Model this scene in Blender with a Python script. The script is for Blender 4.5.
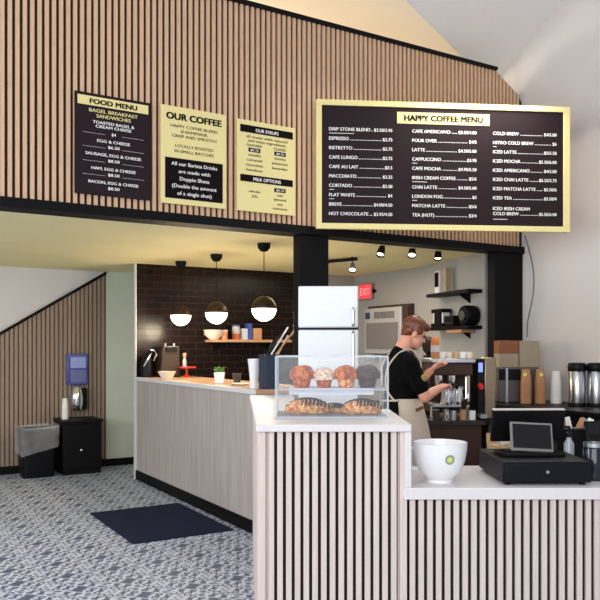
import bpy, bmesh, math, random
from mathutils import Vector, Matrix
random.seed(7)
for o in list(bpy.data.objects): bpy.data.objects.remove(o)
sc = bpy.context.scene
COL = sc.collection
PI = math.pi

# ------------------------------------------------------------------ camera, world, lights, exposure
EYE = 1.45; F = 745.0; HOR = 347.0
cam_d = bpy.data.cameras.new('camera'); cam = bpy.data.objects.new('camera', cam_d); COL.objects.link(cam)
cam.location = (0, 0, EYE); cam.rotation_euler = (PI/2, 0, 0)
cam_d.sensor_width = 36; cam_d.lens = 36*F/600; cam_d.shift_y = (HOR-300)/600; cam_d.clip_start = .05
sc.camera = cam
sc.view_settings.view_transform = 'Standard'; sc.view_settings.look = 'None'
sc.view_settings.gamma = 1; sc.view_settings.use_curve_mapping = False
sc.view_settings.exposure = 0.0
W = bpy.data.worlds.new('daylight'); sc.world = W; W.use_nodes = True
W.node_tree.nodes['Background'].inputs[0].default_value = (.86, .92, 1, 1)
W.node_tree.nodes['Background'].inputs[1].default_value = .6
TH = math.atan2(.5126, .8586)                       # the bar runs at this angle
U = Vector((.8586, .5126, 0)); V = Vector((-.5126, .8586, 0)); P0 = Vector((-.34, 5.75, 0))
def B(t, w, z=0): return P0 + U*t + V*w + Vector((0, 0, z))
def light(name, kind, loc, power, color=(1, 1, 1), size=1, size_y=None, target=None, spot=None, radius=.05):
    d = bpy.data.lights.new(name, kind); d.energy = power; d.color = color
    if kind == 'AREA':
        d.size = size
        if size_y: d.shape = 'RECTANGLE'; d.size_y = size_y
    else: d.shadow_soft_size = radius
    if kind == 'SPOT': d.spot_size = spot or 1.2; d.spot_blend = .6
    o = bpy.data.objects.new(name, d); COL.objects.link(o); o.location = loc
    if target is not None:
        o.rotation_euler = (Vector(target)-Vector(loc)).to_track_quat('-Z', 'Y').to_euler()
    return o
light('storefront_daylight', 'AREA', (-1.2, -2.6, 2.7), 300, (1, .97, .94), 6, 3.2, target=(0.2, 5, 1.7))
light('left_side_fill', 'AREA', (-5.6, 2.6, 2.4), 205, (.86, .93, 1), 3, 2.4, target=(1.5, 6, 1.6))  # added fill from the left to brighten the right wall, its source unseen
light('upper_void_fill', 'AREA', B(.4, 3.6, 3.3), 120, (1, .93, .84), 3, 1.2, target=B(1.6, -.4, 4.6))  # added fill hidden behind the header, brightens the cream upper ceiling
light('bar_ceiling_lamp', 'AREA', B(1.75, 1.5, 2.33), 20, (1, .86, .68), 1.2, 1.2, target=B(1.75, 1.5, 0))
light('kitchen_downlight', 'AREA', (1.5, 5.9, 3.6), 34, (1, .93, .84), .8, .8, target=(1.3, 5.4, .8))

# ------------------------------------------------------------------ materials
def lin(c):
    c = c/255
    return c/12.92 if c <= .04045 else ((c+.055)/1.055)**2.4
def rgb(*c): return (lin(c[0]), lin(c[1]), lin(c[2]), 1)
MATS = {}
def mat(name, c, rough=.5, metal=0, var=.06, scale=30, stretch=(1, 1, 1), emit=None, es=1, alpha=None, trans=0, spec=None, coat=0, bump=0, ior=None):
    if name in MATS: return MATS[name]
    m = bpy.data.materials.new(name); m.use_nodes = True; N = m.node_tree.nodes; L = m.node_tree.links
    b = N['Principled BSDF']; b.inputs['Roughness'].default_value = rough; b.inputs['Metallic'].default_value = metal
    if spec is not None: b.inputs['Specular IOR Level'].default_value = spec
    if coat: b.inputs['Coat Weight'].default_value = coat
    if trans: b.inputs['Transmission Weight'].default_value = trans
    if ior: b.inputs['IOR'].default_value = ior
    if alpha is not None: b.inputs['Alpha'].default_value = alpha
    tc = N.new('ShaderNodeTexCoord'); mp = N.new('ShaderNodeMapping'); mp.inputs['Scale'].default_value = stretch
    nz = N.new('ShaderNodeTexNoise'); nz.inputs['Scale'].default_value = scale; nz.inputs['Detail'].default_value = 4
    L.new(tc.outputs['Object'], mp.inputs[0]); L.new(mp.outputs[0], nz.inputs['Vector'])
    mx = N.new('ShaderNodeMix'); mx.data_type = 'RGBA'
    base = rgb(*c)
    mx.inputs[6].default_value = tuple(min(1, x*(1-var*2)) for x in base[:3])+(1,)
    mx.inputs[7].default_value = tuple(min(1, x*(1+var*2)) for x in base[:3])+(1,)
    L.new(nz.outputs['Fac'], mx.inputs[0]); L.new(mx.outputs[2], b.inputs['Base Color'])
    if bump:
        bp = N.new('ShaderNodeBump'); bp.inputs['Strength'].default_value = bump; bp.inputs['Distance'].default_value = .01
        L.new(nz.outputs['Fac'], bp.inputs['Height']); L.new(bp.outputs[0], b.inputs['Normal'])
    if emit: b.inputs['Emission Color'].default_value = rgb(*emit); b.inputs['Emission Strength'].default_value = es
    MATS[name] = m; return m
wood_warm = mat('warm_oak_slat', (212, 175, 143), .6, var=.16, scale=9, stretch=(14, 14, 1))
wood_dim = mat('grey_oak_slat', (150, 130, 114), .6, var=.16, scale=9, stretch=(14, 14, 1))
wood_pale = mat('pale_ash_slat', (212, 198, 191), .55, var=.09, scale=8, stretch=(14, 14, 1))
wood_grey = mat('grey_ash_veneer', (176, 166, 161), .5, var=.2, scale=3.2, stretch=(7, 9, .5))
wood_top = mat('oak_worktop', (186, 146, 112), .3, var=.12, scale=6, stretch=(6, 1, 6))
black = mat('black_paint', (8, 8, 11), .55, var=.15, spec=.15)
brown_back = mat('dark_brown_backing', (84, 68, 59), .9, var=.1)
header_back = mat('umber_backing', (42, 30, 27), .95, var=.1)
felt = mat('black_felt_backing', (26, 21, 22), .95, var=.2)
quartz = mat('white_quartz', (220, 217, 218), .42, var=.03, scale=60)
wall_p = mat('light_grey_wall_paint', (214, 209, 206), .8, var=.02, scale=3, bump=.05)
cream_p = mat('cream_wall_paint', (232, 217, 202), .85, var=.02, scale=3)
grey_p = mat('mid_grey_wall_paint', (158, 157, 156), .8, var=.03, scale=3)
green_p = mat('sage_wall_paint', (206, 210, 194), .8, var=.03, scale=3)
ceil_y = mat('straw_ceiling_paint', (240, 232, 178), .8, var=.03, scale=2)
white_p = mat('white_wall_paint', (214, 212, 214), .8, var=.02, scale=3)
yellow = mat('pale_yellow_board', (232, 219, 156), .8, spec=.15, var=.02)
dark_board = mat('aubergine_board', (38, 27, 32), .7, var=.05, spec=.15)
ink = mat('black_ink', (20, 14, 17), .85, var=.02, spec=.1)
white_ink = mat('white_ink', (245, 243, 240), .8, var=.01)
plastic_b = mat('black_plastic', (7, 7, 9), .45, spec=.2, var=.1)
plastic_n = mat('navy_black_plastic', (9, 10, 17), .45, spec=.2, var=.1)
steel = mat('brushed_steel', (190, 192, 196), .28, 1, var=.06, scale=10, stretch=(1, 1, 20))
chrome = mat('chrome', (225, 228, 232), .12, 1, var=.02)
white_ap = mat('white_enamel', (228, 232, 238), .25, var=.02)
white_c = mat('white_ceramic', (242, 243, 246), .18, var=.01, coat=.3)
paper_w = mat('white_paper', (238, 238, 236), .75, var=.03)
kraft = mat('kraft_card', (186, 138, 100), .8, var=.06, scale=40)
card_g = mat('grey_kraft_card', (160, 146, 124), .8, var=.05)
glass = mat('smoky_glass', (150, 150, 150), .06, trans=.9, ior=1.3)
leaf = mat('green_leaf', (90, 150, 60), .5, var=.25, scale=60)
skin = mat('skin', (222, 158, 132), .5, var=.08, scale=25)
hair = mat('auburn_hair', (104, 52, 26), .4, var=.5, scale=50, stretch=(1, 3, 1))
shirt_m = mat('black_cotton', (12, 11, 12), .95, spec=.1, var=.2)
apron_m = mat('oat_linen', (206, 190, 172), .9, var=.05, scale=80)
brown_a = mat('dark_brown_panel', (62, 42, 33), .5, spec=.25, var=.15, scale=10)
red_m = mat('red_enamel', (190, 60, 40), .4)
choc = mat('chocolate', (48, 28, 22), .5, var=.2)
gold = mat('brass_shade', (58, 44, 32), .35, .6)
globe_m = mat('lit_opal_glass', (255, 250, 240), .3, emit=(255, 240, 214), es=4.5)

def nodes_of(name, rough=.5):
    m = bpy.data.materials.new(name); m.use_nodes = True
    MATS[name] = m; return m, m.node_tree.nodes, m.node_tree.links, m.node_tree.nodes['Principled BSDF']
# black glazed metro tile
tile_m, N, L, b = nodes_of('black_glazed_brick_tile')
tc = N.new('ShaderNodeTexCoord'); mp = N.new('ShaderNodeMapping'); mp.inputs['Rotation'].default_value = (PI/2, 0, 0)
br = N.new('ShaderNodeTexBrick'); br.inputs['Scale'].default_value = 1
for k, v in (('Brick Width', .2), ('Row Height', .075), ('Mortar Size', .005), ('Bias', -.3)): br.inputs[k].default_value = v
br.inputs['Color1'].default_value = rgb(26, 15, 11); br.inputs['Color2'].default_value = rgb(17, 10, 8); br.inputs['Mortar'].default_value = rgb(44, 32, 26)
L.new(tc.outputs['Object'], mp.inputs[0]); L.new(mp.outputs[0], br.inputs['Vector']); L.new(br.outputs['Color'], b.inputs['Base Color'])
bp = N.new('ShaderNodeBump'); bp.inputs['Strength'].default_value = .5; bp.inputs['Distance'].default_value = .004; bp.invert = True
L.new(br.outputs['Fac'], bp.inputs['Height']); L.new(bp.outputs[0], b.inputs['Normal']); b.inputs['Roughness'].default_value = .24; b.inputs['Specular IOR Level'].default_value = .22
# damask patterned floor tile
floor_m, N, L, b = nodes_of('damask_floor_tile')
def M(op, a, c=None, d=None):
    n = N.new('ShaderNodeMath'); n.operation = op
    for i, x in enumerate((a, c, d)):
        if x is None: continue
        if isinstance(x, (int, float)): n.inputs[i].default_value = x
        else: L.new(x, n.inputs[i])
    return n.outputs[0]
tc = N.new('ShaderNodeTexCoord'); sp = N.new('ShaderNodeSeparateXYZ'); L.new(tc.outputs['Object'], sp.inputs[0])
T = .30
x = M('MULTIPLY', sp.outputs[0], 2*PI/T); y = M('MULTIPLY', sp.outputs[1], 2*PI/T)
sx = M('SINE', x); sy = M('SINE', y)
wx = M('ADD', M('MULTIPLY', x, 2), M('MULTIPLY', M('SINE', M('MULTIPLY', y, 2)), 1.25))
wy = M('ADD', M('MULTIPLY', y, 2), M('MULTIPLY', M('SINE', M('MULTIPLY', x, 2)), 1.25))
a1 = M('MULTIPLY', M('SINE', wx), M('SINE', wy))
a2 = M('MULTIPLY', M('COSINE', M('ADD', M('MULTIPLY', x, 3), M('MULTIPLY', sy, 2.2))), M('COSINE', M('ADD', M('MULTIPLY', y, 3), M('MULTIPLY', sx, 2.2))))
a3 = M('MULTIPLY', M('ADD', M('COSINE', x), M('COSINE', y)), .28)
f = M('ADD', M('ADD', a1, M('MULTIPLY', a2, .9)), a3)
cr = N.new('ShaderNodeValToRGB'); cr.color_ramp.elements[0].position = .25; cr.color_ramp.elements[1].position = .72
cr.color_ramp.elements[0].color = rgb(84, 94, 120); cr.color_ramp.elements[1].color = rgb(212, 218, 234)
dots = M('MULTIPLY', M('GREATER_THAN', M('ABSOLUTE', a1), .93), .5)
L.new(M('SUBTRACT', M('ADD', M('MULTIPLY', M('SINE', M('ADD', M('MULTIPLY', f, 2.7), .5)), .42), .54), dots), cr.inputs[0])
nz = N.new('ShaderNodeTexNoise'); nz.inputs['Scale'].default_value = 25; L.new(tc.outputs['Object'], nz.inputs['Vector'])
mx = N.new('ShaderNodeMix'); mx.data_type = 'RGBA'; mx.blend_type = 'MULTIPLY'; mx.inputs[0].default_value = .15
L.new(cr.outputs[0], mx.inputs[6]); L.new(nz.outputs['Fac'], mx.inputs[7]); L.new(mx.outputs[2], b.inputs['Base Color'])
b.inputs['Roughness'].default_value = .5
# clear acrylic (thin sheet)
acr, N, L, b = nodes_of('clear_acrylic')
b.inputs['Base Color'].default_value = (.9, .95, 1, 1); b.inputs['Roughness'].default_value = .03; b.inputs['Alpha'].default_value = .05
acr_e = mat('frosted_acrylic_edge', (214, 222, 236), .2, alpha=.5)
bag_m = mat('clear_bin_bag', (226, 234, 250), .15, alpha=.30, var=.4, scale=9, bump=1.0)
# striped pastry: dark chocolate bands over golden crust
def banded(name, c1, c2, scale):
    m, N, L, b = nodes_of(name)
    tc = N.new('ShaderNodeTexCoord'); w = N.new('ShaderNodeTexNoise'); w.inputs['Scale'].default_value = scale; w.inputs['Detail'].default_value = 3
    L.new(tc.outputs['Object'], w.inputs['Vector'])
    r = N.new('ShaderNodeValToRGB'); r.color_ramp.elements[0].position = .42; r.color_ramp.elements[1].position = .6
    r.color_ramp.elements[0].color = rgb(*c1); r.color_ramp.elements[1].color = rgb(*c2)
    L.new(w.outputs['Fac'], r.inputs[0]); L.new(r.outputs[0], b.inputs['Base Color']); b.inputs['Roughness'].default_value = .6
    bp = N.new('ShaderNodeBump'); bp.inputs['Strength'].default_value = .6; bp.inputs['Distance'].default_value = .006
    L.new(w.outputs['Fac'], bp.inputs['Height']); L.new(bp.outputs[0], b.inputs['Normal'])
    return m
crust = banded('golden_crust', (150, 66, 28), (214, 122, 62), 40)
crumb = banded('streusel_topping', (206, 160, 120), (250, 240, 228), 90)
choc_cr = banded('chocolate_crumb', (40, 24, 20), (78, 54, 48), 60)
pale_cr = banded('flaky_pastry', (186, 104, 50), (244, 190, 130), 50)

# ------------------------------------------------------------------ mesh builder
class MB:
    def __init__(s): s.v = []; s.f = []; s.m = []
    def add(s, vs, fs, mi=0, M4=None):
        n = len(s.v)
        s.v += [(M4 @ Vector(p))[:] if M4 is not None else tuple(p) for p in vs]
        s.f += [tuple(i+n for i in f) for f in fs]; s.m += [mi]*len(fs); return s
    def box(s, x0, x1, y0, y1, z0, z1, mi=0, M4=None):
        return s.add([(x0,y0,z0),(x1,y0,z0),(x1,y1,z0),(x0,y1,z0),(x0,y0,z1),(x1,y0,z1),(x1,y1,z1),(x0,y1,z1)],
              [(0,3,2,1),(4,5,6,7),(0,1,5,4),(1,2,6,5),(2,3,7,6),(3,0,4,7)], mi, M4)
    def prism(s, pts, a, b_, axis='z', mi=0, M4=None):        # polygon extruded along an axis
        def mk(p, h): return {'z': (p[0], p[1], h), 'y': (p[0], h, p[1]), 'x': (h, p[0], p[1])}[axis]
        n = len(pts)
        return s.add([mk(p, a) for p in pts]+[mk(p, b_) for p in pts],
              [tuple(range(n))[::-1], tuple(range(n, 2*n))]+[(i, (i+1) % n, n+(i+1) % n, n+i) for i in range(n)], mi, M4)
    def lathe(s, prof, n=28, mi=0, M4=None, close=False):
        vs = []; fs = []
        for r, z in prof:
            for k in range(n): vs.append((r*math.cos(2*PI*k/n), r*math.sin(2*PI*k/n), z))
        for i in range(len(prof)-1):
            for k in range(n):
                fs.append((i*n+k, i*n+(k+1) % n, (i+1)*n+(k+1) % n, (i+1)*n+k))
        if close: fs += [tuple(range(n))[::-1], tuple(range((len(prof)-1)*n, len(prof)*n))]
        return s.add(vs, fs, mi, M4)
    def tube(s, pts, r, n=10, mi=0, M4=None):
        pts = [Vector(p) for p in pts]; R = r if isinstance(r, (list, tuple)) else [r]*len(pts)
        vs = []; fs = []
        up = Vector((0, 0, 1)); prev = None
        for i, p in enumerate(pts):
            d = (pts[min(i+1, len(pts)-1)]-pts[max(i-1, 0)]).normalized()
            if prev is None:
                a = d.cross(up if abs(d.z) < .9 else Vector((1, 0, 0))).normalized()
            else: a = (prev-d*prev.dot(d)).normalized()
            prev = a; c = d.cross(a)
            for k in range(n): q = p+(a*math.cos(2*PI*k/n)+c*math.sin(2*PI*k/n))*R[i]; vs.append(q[:])
        for i in range(len(pts)-1):
            for k in range(n): fs.append((i*n+k, i*n+(k+1) % n, (i+1)*n+(k+1) % n, (i+1)*n+k))
        fs += [tuple(range(n))[::-1], tuple(range((len(pts)-1)*n, len(pts)*n))]
        return s.add(vs, fs, mi, M4)
    def ell(s, c, r, n=20, mi=0, M4=None, fn=None, z0=-1, z1=1):
        vs = []; fs = []; rows = n//2+1
        a0 = math.asin(z0); a1 = math.asin(z1)
        for i in range(rows):
            a = a0+(a1-a0)*i/(rows-1)
            for k in range(n):
                b_ = 2*PI*k/n; p = Vector((math.cos(a)*math.cos(b_), math.cos(a)*math.sin(b_), math.sin(a)))
                q = Vector((p.x*r[0], p.y*r[1], p.z*r[2]))
                if fn: q = fn(p, q)
                vs.append((q+Vector(c))[:])
        for i in range(rows-1):
            for k in range(n): fs.append((i*n+k, i*n+(k+1) % n, (i+1)*n+(k+1) % n, (i+1)*n+k))
        fs += [tuple(range(n))[::-1], tuple(range((rows-1)*n, rows*n))]
        return s.add(vs, fs, mi, M4)
    def build(s, name, mats, parent=None, loc=(0, 0, 0), rz=0, bev=0, smooth=True, seg=2):
        me = bpy.data.meshes.new(name); me.from_pydata(s.v, [], s.f)
        if not isinstance(mats, (list, tuple)): mats = [mats]
        for m in mats: me.materials.append(m)
        for p, mi in zip(me.polygons, s.m): p.material_index = mi
        bm = bmesh.new(); bm.from_mesh(me); bmesh.ops.recalc_face_normals(bm, faces=bm.faces); bm.to_mesh(me); bm.free()
        if smooth:
            me.polygons.foreach_set('use_smooth', [True]*len(me.polygons)); me.set_sharp_from_angle(angle=math.radians(35))
        o = bpy.data.objects.new(name, me); COL.objects.link(o); o.location = loc; o.rotation_euler = (0, 0, rz)
        if parent: o.parent = parent
        if bev:
            md = o.modifiers.new('bevel', 'BEVEL'); md.width = bev; md.segments = seg; md.limit_method = 'ANGLE'
        return o
def thing(name, label, cat, loc=(0, 0, 0), rz=0, group=None):
    o = bpy.data.objects.new(name, None); COL.objects.link(o); o.location = loc; o.rotation_euler = (0, 0, rz)
    o.empty_display_size = .05
    return tag(o, label, cat, group)
def tag(o, label, cat, group=None):
    o['label'] = label; o['category'] = cat
    if group: o['group'] = group
    return o
def struct(o): o['kind'] = 'structure'; return o
def kids(o): return [c for c in bpy.data.objects if c.parent == o]
def dup(root, loc, rz=None, label=None):
    r = root.copy(); COL.objects.link(r); r.location = loc
    if rz is not None: r.rotation_euler = (0, 0, rz)
    if label: r['label'] = label
    for ch in kids(root):
        c = ch.copy(); COL.objects.link(c); c.parent = r
        for g in kids(ch): d = g.copy(); COL.objects.link(d); d.parent = c
    return r
# text as flat mesh in the x/z plane, facing -y
_tc = {}
def glyphs(txt, bold=0.0):
    key = (txt, bold)
    if key in _tc: return _tc[key]
    cu = bpy.data.curves.new('t', 'FONT'); cu.body = txt; cu.size = 1; cu.align_x = 'LEFT'; cu.offset = 0; cu.resolution_u = 3
    ob = bpy.data.objects.new('t', cu); COL.objects.link(ob)
    me = ob.to_mesh(); vs = [v.co.copy() for v in me.vertices]; fs = [tuple(p.vertices) for p in me.polygons]
    ob.to_mesh_clear(); bpy.data.objects.remove(ob); bpy.data.curves.remove(cu)
    x0 = min([v.x for v in vs] or [0]); x1 = max([v.x for v in vs] or [1])
    _tc[key] = (vs, fs, x0, x1); return _tc[key]
def write(mb, txt, x, z, size, width=None, y=0, align='C', bold=.02, mi=0, maxw=None):
    vs, fs, x0, x1 = glyphs(txt, bold)
    w = (x1-x0)*size; sxx = size
    if width: sxx = size*width/w; w = width
    elif maxw and w > maxw: sxx = size*maxw/w; w = maxw
    ox = x-(w/2 if align == 'C' else (w if align == 'R' else 0))
    for dx in ((-.045, -.022, 0, .022, .045) if bold >= .06 else (-.022, 0, .022) if bold >= .03 else ((-.012, .012) if bold >= .012 else (0,))):   # heavier strokes
        for dz in ((-.025, .0, .025) if bold >= .06 else (0,)):
            mb.add([(ox+(v.x-x0+dx)*sxx, y-abs(dx)*.001-dx*.0005-dz*.0003, z+(v.y+dz)*size) for v in vs], fs, mi)
def pix(px, py, Y):                                    # point seen at a pixel of the photograph, at depth Y
    return Vector(((px-300)/F*Y, Y, EYE+(HOR-py)/F*Y))
def hdr(px, py):                                       # (t, z) on the header plane
    k = (px-300)/F; Y = 5.953/(1-.597*k); X = k*Y
    return (X-P0.x)*U.x+(Y-P0.y)*U.y, EYE+(HOR-py)/F*Y

# ------------------------------------------------------------------ setting
SOF = EYE+.92; TOP = EYE+2.63; TR = 2.925
def bar(mb, name, mats, **k): return struct(mb.build(name, mats, None, P0, TH, **k))
bar(MB().box(-9, 6, -8, 6, -.1, 0), 'floor', floor_m, smooth=False)
# slatted header over the bar
def slats(mb, x0, x1, y, z0, z1, pitch, wd, dp, mi=0, ztop=None):
    n = int((x1-x0)/pitch); off = (x1-x0-n*pitch+pitch-wd)/2
    for i in range(n):
        a = x0+off+i*pitch
        if ztop is None: mb.box(a, a+wd, y-dp, y, z0, z1, mi)
        else:
            za, zb = ztop(a), ztop(a+wd)
            if min(za, zb) <= z0+.01: continue
            mb.prism([(a, z0), (a+wd, z0), (a+wd, zb), (a, za)], y-dp, y, 'y', mi)
    return mb
def hz(t): return TOP if t < 2.56 else max(TOP-(t-2.56)/.306*.18, TOP-.18)
hb = MB().prism([(-5, SOF), (TR, SOF), (TR, TOP-.25), (2.87, TOP-.18), (2.56, TOP), (-5, TOP)], .02, .16, 'y', 1)
slats(hb, -5, 2.9, .02, SOF+.05, 0, .0465, .026, .02, 0, ztop=lambda t: hz(t)-.012)
bar(hb, 'wall_front', [wood_warm, header_back], smooth=False)
bar(MB().box(-5, TR, -.02, .17, SOF-.015, SOF+.05), 'trim_1', black)
bar(MB().prism([(-5, TOP-.012), (2.56, TOP-.012), (2.57, TOP+.02), (-5, TOP+.02)], -.02, .17, 'y'), 'trim_2', black)
def column(t0, t1, n): return bar(MB().box(t0, t1, 0, .1, 0, SOF-.015), n, black, bev=.006)
column(.39, .67, 'trim_3'); column(2.546, 2.92, 'trim_4')
bar(MB().box(-6, TR+.3, .16, 4.1, SOF, SOF+.1), 'ceiling', ceil_y)
# vault over the front of the room
def cz(t, w): return EYE+(2.9-.584*w)
def c2(t): return EYE+2.963-.197*(t-1.375)
def slab(pts, name, m):
    n = len(pts); mb = MB().add([p for p in pts]+[(p[0], p[1], p[2]+.1) for p in pts],
        [tuple(range(n)), tuple(range(n, 2*n))]+[(i, (i+1) % n, n+(i+1) % n, n+i) for i in range(n)])
    return bar(mb, name, m, smooth=False)
tl = 1.694-2.95*3.5
slab([(2.925, .417, cz(0, .417)), (2.925, -3.5, cz(0, -3.5)), (tl, -3.5, cz(0, -3.5))], 'ceiling_vault', mat('vault_paint', (236, 235, 238), .85, var=.01))
slab([(tl, -3.5, c2(tl)), (2.925, .417, c2(2.925)), (2.925, 4.1, c2(2.925)), (tl, 4.1, c2(tl))], 'ceiling_upper', cream_p)
# walls
bar(MB().box(TR, TR+.12, -4.2, .03, 0, 6.5), 'wall_right', wall_p)
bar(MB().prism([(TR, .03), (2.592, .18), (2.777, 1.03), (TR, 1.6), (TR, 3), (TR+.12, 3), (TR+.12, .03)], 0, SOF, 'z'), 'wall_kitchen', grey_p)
bar(MB().box(TR, TR+.12, .03, 4.1, SOF+.1, 6.5), 'wall_upper_right', wall_p)
bar(MB().box(-6, TR, 4.0, 4.1, SOF+.1, 6.5), 'wall_upper_back', cream_p)
bar(MB().box(.0, 2.24, 2.85, 2.86, 0, SOF), 'wall_tile', tile_m, smooth=False)
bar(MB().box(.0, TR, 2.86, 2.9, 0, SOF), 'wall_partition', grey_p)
bar(MB().box(-.012, .0, 2.84, 2.9, 0, SOF), 'trim_5', white_p)
bar(MB().box(.42, .5, 2.9, 3.9, 0, SOF), 'wall_return', green_p)
def rake(t): return EYE+.136+(t+1.238)*.62
bar(MB().box(-6, 0, 3.93, 4.05, 0, SOF), 'wall_back', white_p)
bar(MB().box(-.03, 0, 3.895, 3.93, 0, SOF), 'trim_6', green_p)
gb = MB().box(-.03, .0, 3.9, 3.93, 0, SOF)
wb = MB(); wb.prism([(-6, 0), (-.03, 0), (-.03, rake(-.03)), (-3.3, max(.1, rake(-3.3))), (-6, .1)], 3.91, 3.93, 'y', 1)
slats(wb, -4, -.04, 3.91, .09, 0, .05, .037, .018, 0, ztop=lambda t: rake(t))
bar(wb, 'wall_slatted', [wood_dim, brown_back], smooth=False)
bar(MB().prism([(-3.3, rake(-3.3)), (-.03, rake(-.03)), (-.03, rake(-.03)+.035), (-3.3, rake(-3.3)+.035)], 3.88, 3.93, 'y'), 'trim_7', black)
bar(MB().box(-6, .42, 3.872, 3.9, 0, .085), 'baseboard_back', black)

# green painted wall right of the slats, seen past the rake
bar(MB().box(-.03, .42, 3.9, 3.92, 0.085, SOF), 'wall_sage', green_p)
bpy.data.objects.remove(bpy.data.objects['trim_6'])

# ------------------------------------------------------------------ counters
c = thing('bar_counter', 'long pale grey wood-fronted bar counter with black plinth beside the dark floor mat', 'counter', P0, TH)
MB().box(.0, .6, .02, 2.84, .10, 1.085).build('body', wood_grey, c)
MB().box(.02, .58, .02, 2.84, 0, .10).build('plinth', black, c)
MB().box(-.012, .0, .02, 2.84, 0, .095).build('kick_board', black, c)
wt = MB().box(0, .62, .0, 2.84, 1.085, 1.12, 0).box(-.02, 0, .0, 2.84, 1.085, 1.12, 1)
tag(wt.build('worktop', [wood_top, quartz], None, P0, TH), 'oak worktop with thin white edge on the long grey bar counter', 'worktop')
# front block
XL, XR, YF = -.182, .47, 3.19
pts_body = [(XL, YF+.02), (XR-.012, YF+.02), (XR-.012, 3.95), (-.02, 3.95), (-.06, 5.12), (-.325, 5.12)]
fc = thing('service_counter', 'tall front service counter clad in pale vertical slats, under the pastry case', 'counter')
MB().prism(pts_body, .0, 1.085, 'z').build('body', wood_pale, fc)
SA = -.1486; s1 = MB()
for i in range(15): s1.box(SA+.0137+i*.0375, SA+.0375+i*.0375, YF+.002, YF+.02, 0, 1.088)
s1.box(XL, SA, YF, YF+.02, 0, 1.088, 0).box(SA+.0137+15*.0375, XR-.012, YF, YF+.02, 0, 1.088, 0)
s1.box(XL+.046, XR-.05, YF+.0165, YF+.0198, 0, 1.088, 1)
s1.build('slat_panel', [wood_pale, felt], fc, smooth=False)
tw = MB().prism([(XL-.004, YF-.02), (XR+.005, YF-.02), (XR+.005, 3.98), (0.0, 3.98), (-.05, 5.12), (-.345, 5.12)], 1.088, 1.12, 'z')
tag(tw.build('worktop', quartz, bev=.004), 'raised white quartz worktop under the clear pastry case', 'worktop')
lc = thing('till_counter', 'lower front counter clad in pale vertical slats, under the cash register', 'counter')
MB().box(XR, 2.5, YF+.02, 3.74, 0, .797).build('body', brown_a, lc)
s2 = slats(MB(), XR-.008, 2.5, YF+.02, 0, .797, .0377, .0232, .018)
s2.box(XR, 2.5, YF+.0165, YF+.0198, 0, .797, 1)
s2.build('slat_panel', [wood_pale, felt], lc, smooth=False)
lw = MB().box(XR-.028, 2.52, YF-.02, 3.77, .80, .85).box(XR-.022, XR+.005, YF-.02, 3.77, .8501, 1.0875)
tag(lw.build('worktop', quartz, bev=.003), 'lower white quartz worktop with upright end, under the cash register', 'worktop')

# ------------------------------------------------------------------ signs on the header
def sign_frame(name, label, p, kind='sign'):
    (xa, ya), (xb, yb), (xc, yc), (xd, yd) = p            # TL TR BR BL pixels in the photo
    t0, z0 = hdr(xa, ya); t1, z1 = hdr(xb, yb); _, z2 = hdr(xc, yc); _, z3 = hdr(xd, yd)
    top = (z0+z1)/2; bot = (z2+z3)/2
    o = thing(name, label, kind, B((t0+t1)/2, -.022, bot), TH)
    return o, t1-t0, top-bot
E = -.0035
o, w, h = sign_frame('menu_sign', 'dark upright FOOD MENU board, leftmost on the slatted header', ((74, 91), (149.5, 104), (149.5, 200.5), (74, 193.5)))
MB().box(-w/2, w/2, 0, .016, 0, h).build('board', dark_board, o, bev=.003)
MB().box(-w/2+.018, w/2-.018, -.003, 0, h*.878, h*.968).build('banner', yellow, o)
tx = MB(); write(tx, 'FOOD MENU', 0, h*.897, .046, width=.33, y=E-.001, bold=.06, mi=0)
tx.build('banner_lettering', ink, o, smooth=False)
tx = MB()
write(tx, 'BAGEL BREAKFAST', 0, h*.815, .034, width=.34, y=E, bold=.03); write(tx, 'SANDWICHES', 0, h*.765, .034, width=.24, y=E, bold=.03)
tx.build('heading_lettering', yellow, o, smooth=False)
tx = MB()
for s_, f_, wd in (('TOASTED BAGEL &', .295, .29), ('CREAM CHEESE', .335, .25), ('$4', .40, .03), ('EGG & CHEESE', .475, .23), ('$6.50', .53, .08),
                 ('SAUSAGE, EGG & CHEESE', .61, .39), ('$8.50', .665, .08), ('HAM, EGG & CHEESE', .75, .31), ('$8.50', .805, .08),
                 ('BACON, EGG & CHEESE', .885, .35), ('$8.50', .94, .08)):
    write(tx, s_, 0, h*(1-f_), .028, width=wd, y=E, bold=.03)
for f_ in (.395, .53, .67, .805):
    tx.box(-w/2+.05, -.06, E-.0002, E, h*(1-f_), h*(1-f_)+.0012).box(.06, w/2-.05, E-.0002, E, h*(1-f_), h*(1-f_)+.0012)
tx.build('price_lettering', white_ink, o, smooth=False)

o, w, h = sign_frame('coffee_sign', 'yellow OUR COFFEE board with a black text box, second from left on header', ((160, 106), (225, 114.5), (225, 209.5), (160, 203)))
MB().box(-w/2, w/2, 0, .016, 0, h).build('board', yellow, o, bev=.003)
MB().box(-w/2+.03, w/2-.03, -.003, 0, .04, .47*h).build('text_box', ink, o)
tx = MB()
write(tx, 'OUR COFFEE', 0, h*.865, .066, width=w*.84, y=-.002, bold=.06)
for s_, z, wd in (('HAPPY COFFEE BLEND', .785, .37), ('IS HOMEMADE,', .735, .21), ('CRISP AND SMOOTH', .685, .35), ('LOCALLY ROASTED', .585, .30), ('IN SMALL BATCHES', .53, .31)):
    write(tx, s_, 0, h*z, .030, width=wd, y=-.002)
tx.build('lettering', ink, o, smooth=False)
tx = MB()
for i, (s_, wd) in enumerate((('All our Barista Drinks', .36), ('are made with', .25), ('Doppio Shots', .23), ('(Double the amount', .35), ('of a single shot)', .27))):
    write(tx, s_, 0, h*(.395-i*.075), .038, width=wd, y=E-.001)
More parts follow.
